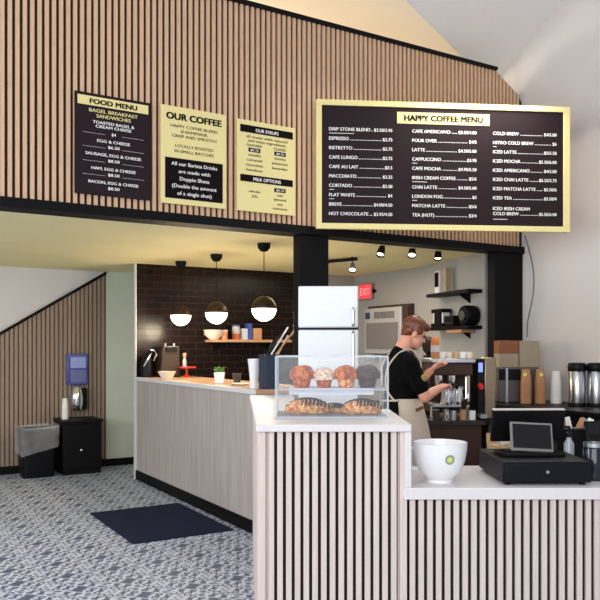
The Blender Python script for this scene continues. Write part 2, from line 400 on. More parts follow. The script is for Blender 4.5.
tx.build('box_lettering', white_ink, o, smooth=False)

o, w, h = sign_frame('syrup_sign', 'yellow syrups and milk options board, right-hand small sign beside the big menu', ((236, 119.5), (294, 128.5), (294, 216), (236, 211)))
MB().box(-w/2, w/2, 0, .016, 0, h).build('board', yellow, o, bev=.003)
for f0, f1 in ((.055, .135), (.60, .675)): MB().box(-w/2+.025, w/2-.025, -.003, 0, h*(1-f1), h*(1-f0)).build('banner', ink, o)
tags = ((-.11, .335), (.115, .335), (.115, .745))
def rows(name, lst):
    tx = MB()
    for s_, x_, f_, wd in lst: write(tx, s_, x_, h*(1-f_), .028, width=wd, y=-.002)
    tx.build(name, ink, o, smooth=False)
rows('syrup_lettering', (('all made with natural', 0, .19, .36), ('and clean ingredients', 0, .235, .33), ('FLAVORED', -.11, .285, .13), ('CLASSIC', .115, .285, .11),
    ('vanilla', -.11, .39, .11), ('caramel', -.11, .445, .13), ('chocolate', -.11, .50, .15), ('hazelnut', -.11, .555, .14), ('mocha', .115, .39, .1), ('pistachio', .115, .445, .14), ('lavender', .115, .50, .14)))
rows('milk_lettering', (('whole', -.11, .79, .1), ('2%', -.11, .845, .05), ('oat', .115, .80, .05), ('almond', .115, .85, .11), ('soy', .115, .90, .05), ('coconut', .115, .95, .13)))
for x_, f_ in tags: MB().box(x_-.05, x_+.05, -.003, 0, h*(1-f_)-.006, h*(1-f_)+.024).build('price_tag', ink, o)
for s_, f_, wd in (('OUR SYRUPS', .118, .2), ('MILK OPTIONS', .658, .24)):
    tx = MB(); write(tx, s_, 0, h*(1-f_), .036, width=wd, y=E-.001, bold=.03); tx.build('banner_lettering', white_ink, o, smooth=False)
tx = MB()
for x_, f_ in tags: write(tx, '$0.75', x_, h*(1-f_), .022, width=.07, y=E-.001)
tx.build('price_lettering', white_ink, o, smooth=False)

# the big menu
A = Vector((.129, 5.97, 0)); Bq = Vector((2.232, 6.17, 0)); bw = (Bq-A).length; ba = math.atan2(Bq.y-A.y, Bq.x-A.x)
bz = EYE+.949; bh = 1.036
o = thing('menu_board', 'large dark HAPPY COFFEE MENU board in a pale yellow frame', 'menu board', (A.x, A.y, bz), ba)
fr = MB(); fw = .045
fr.box(0, bw, -.012, .03, bh-fw, bh).box(0, bw, -.012, .03, 0, fw).box(0, fw, -.012, .03, fw, bh-fw).box(bw-fw-.01, bw, -.012, .03, fw, bh-fw)
fr.build('frame', yellow, o, bev=.002)
MB().box(fw, bw-fw-.01, 0, .028, fw, bh-fw).build('panel', dark_board, o)
MB().box(.66, 1.43, -.003, 0, .862, .955).build('banner', yellow, o)
for a_ in ((.1, .16, .03, .05, .2, .8), (1.3, 1.34, .03, .7, .5, .54), (2.0, 2.04, .03, .98, .5, .54)): MB().box(*a_).build('mounting_arm', black, o)
tx = MB(); write(tx, 'HAPPY COFFEE MENU', 1.045, .886, .064, width=.65, y=E-.001, bold=.06); tx.build('banner_lettering', ink, o, smooth=False)
cols = [(.105, .62, [('DRIP STONE BLEND', '$3.50/3.95'), ('ESPRESSO', '$2.75'), ('RISTRETTO', '$2.75'), ('CAFE LUNGO', '$2.75'), ('CAFE AU LAIT', '$3.5'),
         ('MACCHIATO', '$3.25'), ('CORTADO', '$3.50'), ('FLAT WHITE', '$4'), ('BREVE', '$4.00/4.50'), ('HOT CHOCOLATE', '$3.95/4.50')]),
        (.785, 1.32, [('CAFE AMERICANO', '$3.50/4.00'), ('POUR OVER', '$4/5'), ('LATTE', '$4.50/5.00'), ('CAPPUCCINO', '$3.95'), ('CAFE MOCHA', '$4.95/5.50'),
         ('IRISH CREAM COFFEE', '$5/6'), ('CHAI LATTE', '$4.50/5.00'), ('LONDON FOG', '$5'), ('MATCHA LATTE', '$5/6'), ('TEA (HOT)', '$3/4')]),
        (1.46, 2.0, [('COLD BREW', '$4/5.00'), ('NITRO COLD BREW', '$6'), ('ICED LATTE', '$5/5.50'), ('ICED MOCHA', '$5.50/6.00'), ('ICED AMERICANO', '$4/5.00'),
         ('ICED CHAI LATTE', '$5.25/5.75'), ('ICED MATCHA LATTE', '$5.50/6'), ('ICED TEA', '$3.50/4'), ('ICED IRISH CREAM', ''), ('COLD BREW', '$5.50/6.00')])]
tx = MB()
for x0, x1, rows in cols:
    for i, (a, p) in enumerate(rows):
        z = .79-i*.0755
        if a == 'ICED IRISH CREAM': z -= .012
        if i == 9 and a == 'COLD BREW': z += .022
        write(tx, a, x0, z, .038, y=-.002, align='L', bold=.03, maxw=.36)
        aw = min((glyphs(a, .03)[3]-glyphs(a, .03)[2])*.038, .36)
        if p:
            write(tx, p, x1, z, .036, y=-.002, align='R', bold=.03, maxw=.22)
            pw = min((glyphs(p, .03)[3]-glyphs(p, .03)[2])*.036, .22)
            xx = x0+aw+.012
            while xx < x1-pw-.012: tx.box(xx, xx+.006, -.0022, -.0018, z, z+.006); xx += .013
for x_, z_, wd in ((.105, .775, .2), (.105, .322, .04), (.105, .247, .04), (.785, .549, .04), (.785, .398, .12), (.785, .247, .04), (1.46, .7, .03), (1.46, .105, .12)):
    tx.box(x_, x_+wd, -.0022, -.0018, z_-.008, z_-.004)
tx.build('lettering', white_ink, o, smooth=False)

# ------------------------------------------------------------------ pendants
def pendant(x, Y, label, zc=EYE+.34):
    o = thing('pendant_lamp', label, 'lamp', (x, Y, SOF), 0, 'globe pendants over the bar counter')
    MB().lathe([(.001, -.075), (.03, -.07), (.055, -.04), (.06, 0), (.001, 0)], 24).build('canopy', black, o)
    MB().tube([(0, 0, -.07), (0, 0, zc-SOF+.1)], .004, 8).build('cord', black, o)
    R = .112
    MB().ell((0, 0, zc-SOF), (R, R, R), 32, z0=-.0, z1=1).build('shade', gold, o)
    g = MB().ell((0, 0, zc-SOF), (R*.985, R*.985, R*.985), 32, z0=-1, z1=-.0).build('globe', globe_m, o)
    light('pendant_bulb', 'POINT', (x, Y, zc-.16), 17, (1, .84, .6), radius=.1)
    return o
pendant(-.32, 6.62, 'nearest and right-hand of the three half-brass globe pendants')
pendant(-.83, 7.4, 'middle of the three half-brass globe pendants')
pendant(-1.28, 8.0, 'farthest and left-hand of the three half-brass globe pendants')

# ------------------------------------------------------------------ track lights
def spot(px, py, Y, label, aim):
    p = pix(px, py, Y)
    o = thing('track_spotlight', label, 'spotlight', p, 0, 'black ceiling spotlights')
    MB().tube([(0, 0, .03), (0, 0, SOF-p.z)], .006, 8).build('stem', black, o)
    d = Vector(aim).normalized(); Mx = d.to_track_quat('Z', 'Y').to_matrix().to_4x4()
    MB().lathe([(.001, -.07), (.022, -.065), (.03, -.04), (.036, 0), (.04, .035), (.036, .035), (.033, .02)], 20, 0, Mx).build('lamp_head', black, o)
    MB().lathe([(.001, .018), (.034, .018)], 20, 0, Mx).build('lens', mat('lit_spot_lens', (255, 245, 230), emit=(255, 240, 215), es=6), o)
    light('spot_beam', 'SPOT', p+d*.06, 22, (1, .88, .7), spot=1.5, radius=.03, target=p+d)
spot(381, 252, 6.75, 'first track spotlight right of the black column, tilted and lit', (-.3, -.5, -1))
spot(412, 253, 6.95, 'middle spotlight of the three along the header, pointing down', (-.2, -.7, -1))
spot(438, 256, 7.15, 'right-hand spotlight of the three along the header', (-.1, -.4, -1))
spot(352.5, 268, 7.6, 'spotlight hanging from the end of the short track bar', (-.1, -.6, -.8))
a = pix(322, 262, 7.75); b_ = pix(357, 259, 7.6)
tag(MB().tube([a, b_], .018, 8).build('track_bar', black), 'short black ceiling track bar beside the black column', 'track bar')
# hanger from the ceiling
tag(MB().tube([(0, 0, 0), (0, 0, SOF-b_.z)], .008, 8).build('track_hanger', black, None, (b_.x-.05, b_.y, b_.z)), 'thin black stem holding the short track bar', 'hanger')

# ------------------------------------------------------------------ exit sign, air conditioner on the kitchen wall (local: x along wall toward camera, -y into room)
def onwall(w, z, off=0):                              # t = TR plane; returns location, rot so that local x runs toward camera and local -y faces the room
    return B(TR-off, w, z), TH-PI/2
def wall_w(px):                                        # w on the right wall seen at px
    k = (px-300)/F; Y = 6.5/(k+.597); X = k*Y
    return (X-P0.x)*V.x+(Y-P0.y)*V.y
w0, w1 = wall_w(361), wall_w(376)
loc, r = onwall((w0+w1)/2, EYE+.60)
o = thing('exit_sign', 'red illuminated EXIT sign on the grey wall right of the refrigerator', 'exit sign', loc, r)
hw = .135
MB().box(-hw, hw, -.05, 0, 0, .2).build('housing', mat('exit_housing', (150, 120, 116), .5), o, bev=.008)
MB().box(-hw+.012, hw-.012, -.054, -.05, .012, .188).build('face', mat('exit_face', (230, 70, 80), .5, emit=(255, 60, 72), es=.7), o)
tx = MB(); write(tx, 'EXIT', 0, .055, .13, width=.2, y=-.055, bold=.02); tx.build('lettering', mat('exit_letter', (255, 180, 180), emit=(255, 150, 155), es=.7), o, smooth=False)
MB().prism([(hw, .07), (hw+.06, .1), (hw, .13)], -.04, -.01, 'y').build('arrow', black, o)
w0, w1 = wall_w(365), wall_w(401); cw = abs(w0-w1)
loc, r = onwall((w0+w1)/2-.15, EYE-.085)
o = thing('air_conditioner', 'grey through-wall air conditioner in a dark frame behind the barista', 'air conditioner', loc, r)
H = .56
MB().box(-cw/2, cw/2, -.12, -.01, 0, H).build('housing', mat('ac_grey', (176, 174, 176), .5), o, bev=.012)
g = MB()
g.box(-cw/2+.05, cw/2-.06, -.125, -.119, .06, .38, 0)
for i in range(14): g.box(-cw/2+.05, cw/2-.06, -.132, -.123, .065+i*.023, .073+i*.023, 0)
g.build('grille', mat('ac_grille', (132, 128, 128), .6), o)
v = MB()
for i in range(9): v.box(-.15+i*.045, -.15+i*.045+.03, -.127, -.119, .43, .51)
v.build('vent', mat('ac_vent', (110, 104, 104), .6), o)
MB().box(-cw/2+.03, -cw/2+.12, -.126, -.119, .43, .51).build('control_panel', mat('ac_blue', (40, 60, 90), .3), o)
MB().tube([(-cw/2+.06, -.12, -.03), (-cw/2+.2, -.12, -.04)], .03, 12).build('drain_pipe', mat('ac_grey', (176, 174, 176)), o)
MB().box(-cw/2-.0, cw/2+.1, -.06, 0, H+.0, H+.03).box(cw/2+.0, cw/2+.1, -.1, 0, -.02, H).build('wall_frame', mat('dark_brown_frame', (62, 40, 36), .6), o)

# ------------------------------------------------------------------ wall shelves right of the barista
Wn = B(2.60, .2, 0); Wf = B(2.777, 1.03, 0); dirw = (Wn-Wf); sl = dirw.length; wa = math.atan2(dirw.y, dirw.x)
def shelf(z, label, dep=.17):
    o = thing('wall_shelf', label, 'shelf', (Wf.x, Wf.y, z), wa, 'black shelves on the kitchen wall')
    MB().box(0.0, sl-.02, -dep, -.0, 0, .035).build('board', black, o, bev=.003)
    MB().prism([(0, 0), (-dep*.8, 0), (0, -.09)], sl*.7, sl*.7+.02, 'x').build('bracket', black, o)
    return o
def onshelf(x, z, y=-.085): return (Wf+dirw.normalized()*x+Vector((-dirw.y, dirw.x, 0)).normalized()*y)+Vector((0, 0, z))
zs1 = EYE+.53; zs2 = EYE+.175
shelf(zs1, 'upper black wall shelf beside the right-hand black column'); shelf(zs2, 'lower black wall shelf crowded with black equipment')
o = thing('coffee_packet', 'white packet with a black label standing on the upper wall shelf', 'packet', onshelf(.13, zs1+.035), wa)
MB().box(-.05, .05, -.03, .03, 0, .24).build('packet_body', white_p, o, bev=.008)
MB().box(-.04, .04, -.0325, -.03, .07, .225).build('label_patch', ink, o)
tag(MB().box(-.03, .03, -.03, .03, 0, .26).build('card_box', card_g, None, onshelf(.29, zs1+.035), wa, bev=.004), 'slim beige carton beside the packet on the upper wall shelf', 'carton')
o = thing('coffee_scale_grinder', 'black hand grinder with white sides on the lower wall shelf', 'grinder', onshelf(.17, zs2+.035), wa)
MB().box(-.12, .12, -.06, .06, 0, .04).build('base', black, o, bev=.006)
MB().box(-.06, .06, -.05, .05, .04, .15).build('body', plastic_b, o, bev=.006)
MB().box(-.11, .12, -.06, .06, .15, .19).build('lid', black, o, bev=.006)
for x in (-.1, .085): MB().box(x, x+.02, -.04, .04, .04, .15).build('side_panel', white_p, o)
o = thing('roasting_drum', 'black round drum lying at the column end of the lower wall shelf', 'drum', onshelf(.72, zs2+.035), wa)
MB().lathe([(.001, -.07), (.09, -.07), (.1, -.05), (.1, .05), (.09, .07), (.001, .07)], 28, 0, Matrix.Translation((0, 0, .1)) @ Matrix.Rotation(PI/2, 4, 'X')).build('drum_body', black, o)
MB().lathe([(.04, .07), (.05, .075), (.05, .085), (.001, .085)], 20, 0, Matrix.Translation((0, 0, .1)) @ Matrix.Rotation(PI/2, 4, 'X')).build('drum_cap', steel, o)
o = thing('label_printer', 'small black box machine in the middle of the lower wall shelf', 'machine', onshelf(.42, zs2+.035), wa)
MB().box(-.09, .09, -.06, .06, 0, .11).build('housing', plastic_b, o, bev=.01); MB().box(-.06, .06, -.062, -.06, .03, .04).build('slot', steel, o)
tag(MB().box(0, .3, -.16, -.02, -.03, -.001).build('wooden_board', kraft, None, onshelf(.40, zs2, 0), wa), 'pale wooden board fixed under the lower wall shelf', 'board')

# ------------------------------------------------------------------ refrigerator
o = thing('refrigerator', 'white top-freezer refrigerator in front of the black column', 'refrigerator', (-.012, 5.2, 0), math.radians(-2))
FW = .418
MB().box(0.005, FW-.005, .05, .58, .03, 1.865).build('cabinet', white_ap, o, bev=.006)
MB().box(0, FW, 0, .05, 1.585, 1.875).build('freezer_door', white_ap, o, bev=.01)
MB().box(0, FW, 0, .05, .08, 1.57).build('door', white_ap, o, bev=.01)
ch = [c for c in kids(o)]
fd = [c for c in ch if c.name.startswith('freezer_door')][0]; dd = [c for c in ch if c.name.startswith('door')][0]
for par, z0, z1 in ((fd, 1.60, 1.72), (dd, 1.15, 1.555)):
    MB().tube([(FW-.035, 0, z0), (FW-.035, -.035, z0+.015), (FW-.035, -.035, z1-.015), (FW-.035, 0, z1)], .010, 10).build('handle', steel, par)
MB().box(.02, FW-.02, .03, .5, 0, .03).build('plinth', black, o)
MB().box(.0, FW, .01, .05, 1.571, 1.584).build('door_gasket', plastic_b, o)

# ------------------------------------------------------------------ pastry case
CX0, CX1, CY0, CY1, CZ, CH = -.112, .408, 3.46, 3.78, 1.12, .285
o = thing('pastry_case', 'clear acrylic two-tier pastry case on the white worktop', 'display case', (CX0, CY0, CZ))
w = CX1-CX0; d = CY1-CY0
MB().box(0, w, 0, d, 0, .006).build('base', acr_e, o)
MB().box(.005, w-.005, .01, d-.005, .128, .133).build('shelf', acr_e, o)
MB().box(0, w, 0, .004, .006, CH-.004).build('front_panel', acr, o)
MB().box(0, w, d-.004, d, .006, CH-.004).build('back_panel', acr, o)
for x in (0, w-.004): MB().box(x, x+.004, .0045, d-.0045, .006, CH-.004).build('side_panel', acr, o)
MB().box(0, w, 0, d, CH-.004, CH).build('lid', acr, o)
fe = MB()
for x in (0, w): fe.box(x-.004, x+.004, -.004, .004, 0, CH); fe.box(x-.004, x+.004, d-.004, d+.004, 0, CH); fe.box(x-.003, x+.003, 0, d, CH-.003, CH+.003)
for z in (0.004, CH): fe.box(0, w, -.004, .004, z-.003, z+.003); fe.box(0, w, d-.004, d+.004, z-.003, z+.003)
fe.build('edging', acr_e, o)
MB().box(w-.03, w-.008, d-.02, d-.004, .03, .06).build('hinge', plastic_b, o)
tag(MB().box(0, .40, 0, .2, 0, .002).box(0, .40, -.001, .0, -.028, .002).build('paper_liner', mat('bluish_paper', (214, 220, 234), .7, var=.12, scale=60), None, (CX0+.06, CY0+.05, CZ+.1335)), 'bluish white paper liner on the middle shelf of the pastry case', 'paper liner')
def muffin(px, label, top, cupm, s=1.0, Y=3.56):
    x = (px-300)/F*Y
    o = thing('muffin', label, 'muffin', (x, Y, CZ+.1362), random.random()*3, 'muffins in the pastry case')
    n = 30; prof = [(.001, 0), (.031, 0), (.042, .05)]
    m = MB(); vs = []; fs = []
    for i, (r, z) in enumerate([(.001, 0), (.031, 0), (.036, .02), (.043, .052)]):
        for k in range(n): q = r*s*(1+(.03 if k % 2 else -.03)*(i > 0)); vs.append((q*math.cos(2*PI*k/n), q*math.sin(2*PI*k/n), z*s))
    for i in range(3):
        for k in range(n): fs.append((i*n+k, i*n+(k+1) % n, (i+1)*n+(k+1) % n, (i+1)*n+k))
    m.add(vs, fs).build('cup', cupm, o)
    ph = [random.random()*6 for _ in range(4)]
    def fn(p, q):
        k = 1+.08*math.sin(4*p.x+ph[0])*math.sin(4*p.y+ph[1])+.035*math.sin(11*p.x+ph[2])*math.sin(10*p.z+ph[3])
        return q*k
    MB().ell((0, 0, .055*s), (.058*s, .056*s, .045*s), 28, fn=fn, z0=-.35).build('top', top, o)
muffin(302, 'tall golden-brown muffin at the left of the upper tier', crust, crust, 1.08)
muffin(324, 'muffin with white streusel topping, second in the upper tier', crumb, crust, .96)
muffin(346, 'orange-brown fruit muffin, third in the upper tier', crust, pale_cr, 1.06)
muffin(367.5, 'dark chocolate muffin at the right of the upper tier', choc_cr, choc_cr, 1.08)
def croissant(px, py, Ln, h, label, Y=3.58, rz=0):
    x = (px-300)/F*Y
    o = thing('croissant', label, 'pastry', (x, Y, CZ+.0065), rz, 'pastries in the lower tier')
    nseg = 11; pts = []; rr = []; nn = nseg*6
    for i in range(nn+1):
        a = i/nn; c_ = 2*a-1
        env = (1-abs(c_)**2.2)**.6 if abs(c_) < 1 else 0
        rib = .86+.14*abs(math.sin(a*nseg*PI))
        r = max(.003, h/2*(.25+.75*env)*rib); pts.append((c_*Ln/2, .035*c_*c_-.0, r*.98+.0)); rr.append(r)
    MB().tube(pts, rr, 18).build('dough', pale_cr, o)
    st = MB(); sk = MB()
    for j in range(nseg):
        a = (j+.5)/nseg; k = int(a*nn); c = Vector(pts[k]); r = rr[k]*.99
        arc = [c+Vector((.012*math.sin(an*2), -math.cos(an)*r, math.sin(an)*r)) for an in [x_*PI/10-.1 for x_ in range(1, 10)]]
        st.tube(arc, min(.006, r*.3), 8)
    st.build('chocolate_drizzle', choc, o)
    for j in range(26):
        a = random.uniform(.08, .92); k = int(a*nn); c = Vector(pts[k]); an = random.uniform(.2, 2.2); r = rr[k]
        sk.ell(c+Vector((0, -math.cos(an)*r, math.sin(an)*r)), (.005, .003, .004), 6)
    sk.build('nut_pieces', mat('almond', (244, 206, 160), .6), o)
croissant(308, 400, .20, .078, 'large chocolate-striped croissant at the left of the lower tier')
croissant(335, 405, .12, .045, 'small chocolate-striped pastry between the two larger ones, lower tier', Y=3.66)
croissant(362, 400, .18, .074, 'large chocolate-striped croissant at the right of the lower tier', Y=3.57)

# ------------------------------------------------------------------ giant cup
o = thing('giant_cup', 'oversized white ceramic cup with round green logo on the lower worktop', 'cup', (.625, 3.33, .85))
prof = [(.001, 0), (.058, 0), (.058, .012), (.066, .018), (.092, .05), (.11, .09), (.119, .14), (.121, .176), (.115, .176), (.112, .14), (.10, .08), (.07, .035), (.001, .025)]
MB().lathe(prof, 48).build('cup_body', white_c, o)
MB().tube([(-.112, 0, .145), (-.14, 0, .15), (-.158, 0, .12), (-.155, 0, .08), (-.13, 0, .055), (-.095, 0, .055)], .009, 12, 0, Matrix.Rotation(-.15, 4, 'Z')).build('handle', white_c, o)
def decal(R, z, ang, rad, r0, r1, mb, n=24, e=.0012):   # flat ring wrapped on an upright round body of radius R
    vs = []; fs = []
    for k in range(n):
        for q in (r0, r1):
            a = 2*PI*k/n; x = q*math.cos(a); zz = q*math.sin(a); th = ang+x/R
            Rz = rad(z+zz)+e
            vs.append((Rz*math.sin(th), -Rz*math.cos(th), z+zz))
    for k in range(n): j = (k+1) % n; fs.append((2*k, 2*j, 2*j+1, 2*k+1))
    mb.add(vs, fs)
def cup_r(z):
    pr = [(.066, .018), (.092, .05), (.11, .09), (.119, .14), (.121, .176)]
    for (ra, za), (rb, zb) in zip(pr, pr[1:]):
        if za <= z <= zb: return ra+(rb-ra)*(z-za)/(zb-za)
    return .12
m1 = MB(); decal(.115, .112, .20, cup_r, .012, .022, m1); m1.build('logo_ring', mat('sage_print', (150, 165, 130), .5), o)
m1 = MB(); decal(.115, .112, .20, cup_r, .0, .011, m1, e=.0016); m1.build('logo_dot', mat('lime_print', (216, 222, 110), .5), o)

# ------------------------------------------------------------------ cash register
o = thing('cash_drawer', 'black cash drawer on four feet on the lower worktop', 'cash drawer', (.877, 3.225, .85), 0)
dw = .385
MB().box(0, dw, .0, .42, .012, .103).build('case', plastic_n, o, bev=.004)
MB().box(.012, dw-.012, -.006, 0.0, .018, .095).build('drawer_front', plastic_n, o, bev=.003)
MB().lathe([(.001, 0), (.007, 0), (.007, .004), (.001, .004)], 16, 0, Matrix.Translation((dw/2, -.006, .06)) @ Matrix.Rotation(PI/2, 4, 'X')).build('lock', steel, o)
for x, y in ((.03, .03), (dw-.03, .03), (.03, .39), (dw-.03, .39)): MB().lathe([(.001, 0), (.014, 0), (.014, .012), (.001, .012)], 12, 0, Matrix.Translation((x, y, 0))).build('foot', black, o)
ZD = .85+.1035
o = thing('customer_display', 'small tilted customer screen with grey bezel on the cash drawer', 'screen', (1.062, 3.40, ZD), math.radians(2))
Tm = Matrix.Translation((0, .0, .02)) @ Matrix.Rotation(math.radians(-18), 4, 'X') @ Matrix.Rotation(math.radians(3), 4, 'Y')
MB().box(-.098, .098, 0, .014, 0, .135, 0, Tm).build('bezel', mat('grey_bezel', (120, 118, 118), .4), o, bev=.004)
MB().box(-.088, .088, -.002, 0, .014, .125, 0, Tm).build('screen', mat('dark_screen', (20, 18, 20), .25, spec=.3), o)
MB().prism([(0, 0), (.14, 0), (.12, .02), (.05, .09), (.03, .085)], -.03, .03, 'x').build('stand', plastic_b, o)
MB().box(-.14, .14, -.03, .13, 0, .016).build('base', plastic_b, o, bev=.004)
o = thing('till_monitor', 'wide black till monitor seen from behind, above the small screen', 'monitor', (1.085, 3.56, ZD), math.radians(2))
Tm = Matrix.Translation((0, .0, .045)) @ Matrix.Rotation(math.radians(12), 4, 'X')
MB().box(-.175, .175, 0, .02, 0, .155, 0, Tm).build('back_shell', plastic_b, o, bev=.004)
MB().box(-.165, .165, .02, .022, .01, .145, 0, Tm).build('screen', mat('dark_screen', (20, 18, 20)), o)
MB().box(-.172, .172, -.001, .021, .155, .159, 0, Tm).build('top_edge', mat('lit_edge_tint', (196, 190, 186), .4), o)  # light along the monitor's top edge, put in as a pale strip
MB().box(-.04, .04, -.02, .04, 0, .012).box(-.02, .02, -.01, .012, .012, .08).build('stand', plastic_b, o)
# clutter right of the drawer
o = thing('card_reader', 'black card terminal on a stand at the right of the cash drawer', 'card terminal', (1.40, 3.52, .85))
MB().lathe([(.001, 0), (.05, 0), (.05, .01), (.012, .02), (.012, .13), (.001, .13)], 20).build('stand', plastic_b, o)
Tm = Matrix.Translation((0, -.01, .13)) @ Matrix.Rotation(math.radians(-25), 4, 'X')
MB().box(-.04, .04, -.0, .02, 0, .13, 0, Tm).build('terminal', plastic_b, o, bev=.006)
MB().box(-.032, .032, -.002, 0, .06, .12, 0, Tm).build('screen', mat('dark_screen', (20, 18, 20)), o)
o = thing('straw_caddy', 'black caddy stuffed with wrapped sachets beside the till monitor', 'caddy', (1.34, 3.68, .85))
MB().prism([(-.08, 0), (.08, 0), (.09, .2), (-.09, .2)], -.05, .05, 'y').build('caddy_box', plastic_b, o, bev=.005)
for i in range(7):
    a = random.uniform(-.5, .5)
    tag2 = MB().box(-.014, .014, -.003, .003, 0, .085, 0, Matrix.Translation((-.06+i*.02, random.uniform(-.02, .02), .17)) @ Matrix.Rotation(a, 4, 'Y')).build('sachet', None or [paper_w, kraft, mat('grey_foil', (150, 146, 146), .3, .6)][i % 3], None, o.location)
    tag(tag2, 'wrapped sachet poking out of the black caddy', 'sachet', 'sachets in the black caddy')
o = thing('pump_bottle', 'small clear bottle with black pump between till monitor and black caddy', 'bottle', (1.285, 3.56, .85))
MB().lathe([(.001, 0), (.024, 0), (.024, .14), (.012, .16), (.012, .17)], 20).build('bottle_body', mat('grey_glass', (150, 156, 162), .15), o)
MB().lathe([(.014, .17), (.014, .19), (.005, .195), (.005, .215), (.001, .215)], 14).box(-.03, .006, -.006, .006, .213, .223).build('pump', plastic_b, o)
o = thing('coin_jar', 'dark glass tip jar with pale rim right of the cash drawer', 'jar', (1.33, 3.37, .85))
MB().lathe([(.001, 0), (.045, 0), (.048, .02), (.048, .14), (.04, .155)], 24).build('jar_body', mat('dark_glass', (26, 30, 44), .12), o)
MB().lathe([(.043, .15), (.046, .15), (.046, .168), (.043, .168), (.043, .15)], 24).build('rim', steel, o)

# ------------------------------------------------------------------ right wall counter with cups, flasks, boxes
o = thing('wall_counter', 'dark back counter along the right-hand grey wall', 'counter', P0, TH)
MB().box(2.2, 2.92, -2.6, -.03, 0, .915).build('body', plastic_b, o)
tag(MB().box(2.17, 2.92, -2.62, -.025, .918, .95).build('worktop', plastic_b, None, P0, TH, bev=.003), 'dark worktop along the right wall under the paper cup stacks', 'worktop')
ZW = .951
def cupset(px, Y, n, m, name, label, group, logo=None, rb=.034, rt=.046, hc=.12, pitch=.0165):
    x = (px-300)/F*Y; mb = MB()
    prof = [(.001, .004), (rb, .004), (rb, 0), (rt, hc-.004), (rt+.003, hc-.002), (rt+.003, hc), (rt-.002, hc), (rb-.002, .008), (.001, .008)]
    first = None
    for i in range(n):
        # stacked upside down: rims down, bases nested upward
        if first is None:
            first = tag(MB().lathe(prof, 24, 0, Matrix.Translation((0, 0, hc)) @ Matrix.Rotation(PI, 4, 'X')).build(name, m, None, (x, Y, ZW)), label, 'cup', group)
            o = first
        else:
            o = first.copy(); COL.objects.link(o); o.location = (x, Y, ZW+i*pitch)
    if logo is not None:
        o['label'] = 'topmost cup with lime logo, '+group; del o['group']
        l = MB(); decal(.04, hc-.045-(0), logo, lambda z: rt+(rb-rt)*z/hc, 0, .017, l, e=.0015)
        l.build('logo', mat('lime_print', (216, 222, 110)), o)
    return first
cupset(526, 6.62, 12, kraft, 'paper_cup', 'kraft paper cup upturned in the left stack on the back worktop', 'left kraft cup stack', -.5)
cupset(540, 6.62, 12, kraft, 'paper_cup', 'kraft paper cup upturned in the right kraft stack beside the white cups', 'right kraft cup stack', .0)
cupset(556, 6.62, 11, paper_w, 'paper_cup', 'white paper cup upturned in the stack beside the steel flasks', 'white cup stack', None)
def flask(px, Y, label):
    x = (px-300)/F*Y
    o = thing('coffee_flask', label, 'flask', (x, Y, ZW), 0, 'steel vacuum coffee flasks')
    MB().lathe([(.001, 0), (.072, 0), (.074, .02), (.070, .03)], 28).build('base', plastic_b, o)
    MB().lathe([(.068, .02), (.070, .03), (.070, .3), (.06, .315)], 28).build('body', steel, o)
    MB().lathe([(.072, .295), (.076, .31), (.076, .345), (.065, .365), (.001, .368)], 28).build('lid', plastic_b, o)
    MB().box(-.018, .018, -.11, -.05, .3, .335).build('spout', plastic_b, o, bev=.005)
    MB().tube([(0, .07, .29), (0, .1, .28), (0, .1, .14), (0, .07, .12)], .01, 8).build('handle', plastic_b, o)
flask(577, 6.3, 'left-hand steel and black coffee flask by the grey wall'); flask(596, 6.25, 'right-hand steel and black coffee flask at the photo edge')
o = thing('water_boiler', 'dark grey countertop boiler with a steel upright behind the kraft cups', 'boiler', pix(498, 400, 6.72).xy.to_3d()+Vector((0, 0, ZW)))
MB().box(0, .37, 0, .22, 0, .315).build('housing', mat('smoke_grey_metal', (104, 98, 96), .35, .6), o, bev=.008)
MB().box(.065, .085, -.02, .0, 0, .31).build('upright', steel, o)
MB().box(.005, .2, -.008, 0, .2, .3).build('panel', plastic_b, o)
ZB = ZW+.3155
def carton(px0, px1, z0, h, Y, m, label, d=.18):
    x0 = (px0-300)/F*Y; x1 = (px1-300)/F*Y
    o = thing('cardboard_box', label, 'box', (x0, Y, z0))
    MB().box(0, x1-x0, 0, d, 0, h).build('box_body', m, o, bev=.003)
    MB().box((x1-x0)/2-.02, (x1-x0)/2+.02, -.001, d, h, h+.001).build('tape', mat('parcel_tape', (150, 110, 76), .4), o)
carton(499, 518.6, ZB, .125, 6.74, card_g, 'lower grey-brown box of the left stack above the kraft cups')
carton(499, 518.6, ZB+.127, .115, 6.74, mat('red_brown_card', (138, 84, 52), .7, var=.1), 'red-brown box on top of the left stack against the black column')
carton(519.4, 539.5, ZB, .24, 6.74, card_g, 'tall grey-brown box beside the stacked boxes')

# ------------------------------------------------------------------ barista station
o = thing('espresso_cabinet', 'dark brown low cabinet under the espresso machine behind the giant cup', 'cabinet', (.935, 5.54, 0))
CWD = .42
MB().box(0, CWD, 0.02, .75, 0, .87).build('body', brown_a, o)
MB().box(.01, CWD-.01, 0, .02, .05, .84).build('door', brown_a, o, bev=.004)
MB().box(-.02, CWD+.02, -.02, .76, .872, .905).build('cabinet_top', mat('dark_top', (44, 38, 36), .3), o)
ZE = .906
o = thing('espresso_machine', 'steel and brown espresso machine the barista is working at', 'espresso machine', (.985, 5.66, ZE)); o.scale = (.83, 1, 1.06)
MB().box(0.02, .38, .12, .5, .03, .40).build('body', brown_a, o, bev=.012)
MB().box(0, .40, -.08, .5, .40, .43).build('cup_tray', steel, o, bev=.006)
MB().box(0, .26, -.12, .14, .09, .115).build('drip_tray', steel, o, bev=.004)
MB().box(0.02, .38, -.06, -.06+.18, .31, .4).build('group_panel', brown_a, o, bev=.01)
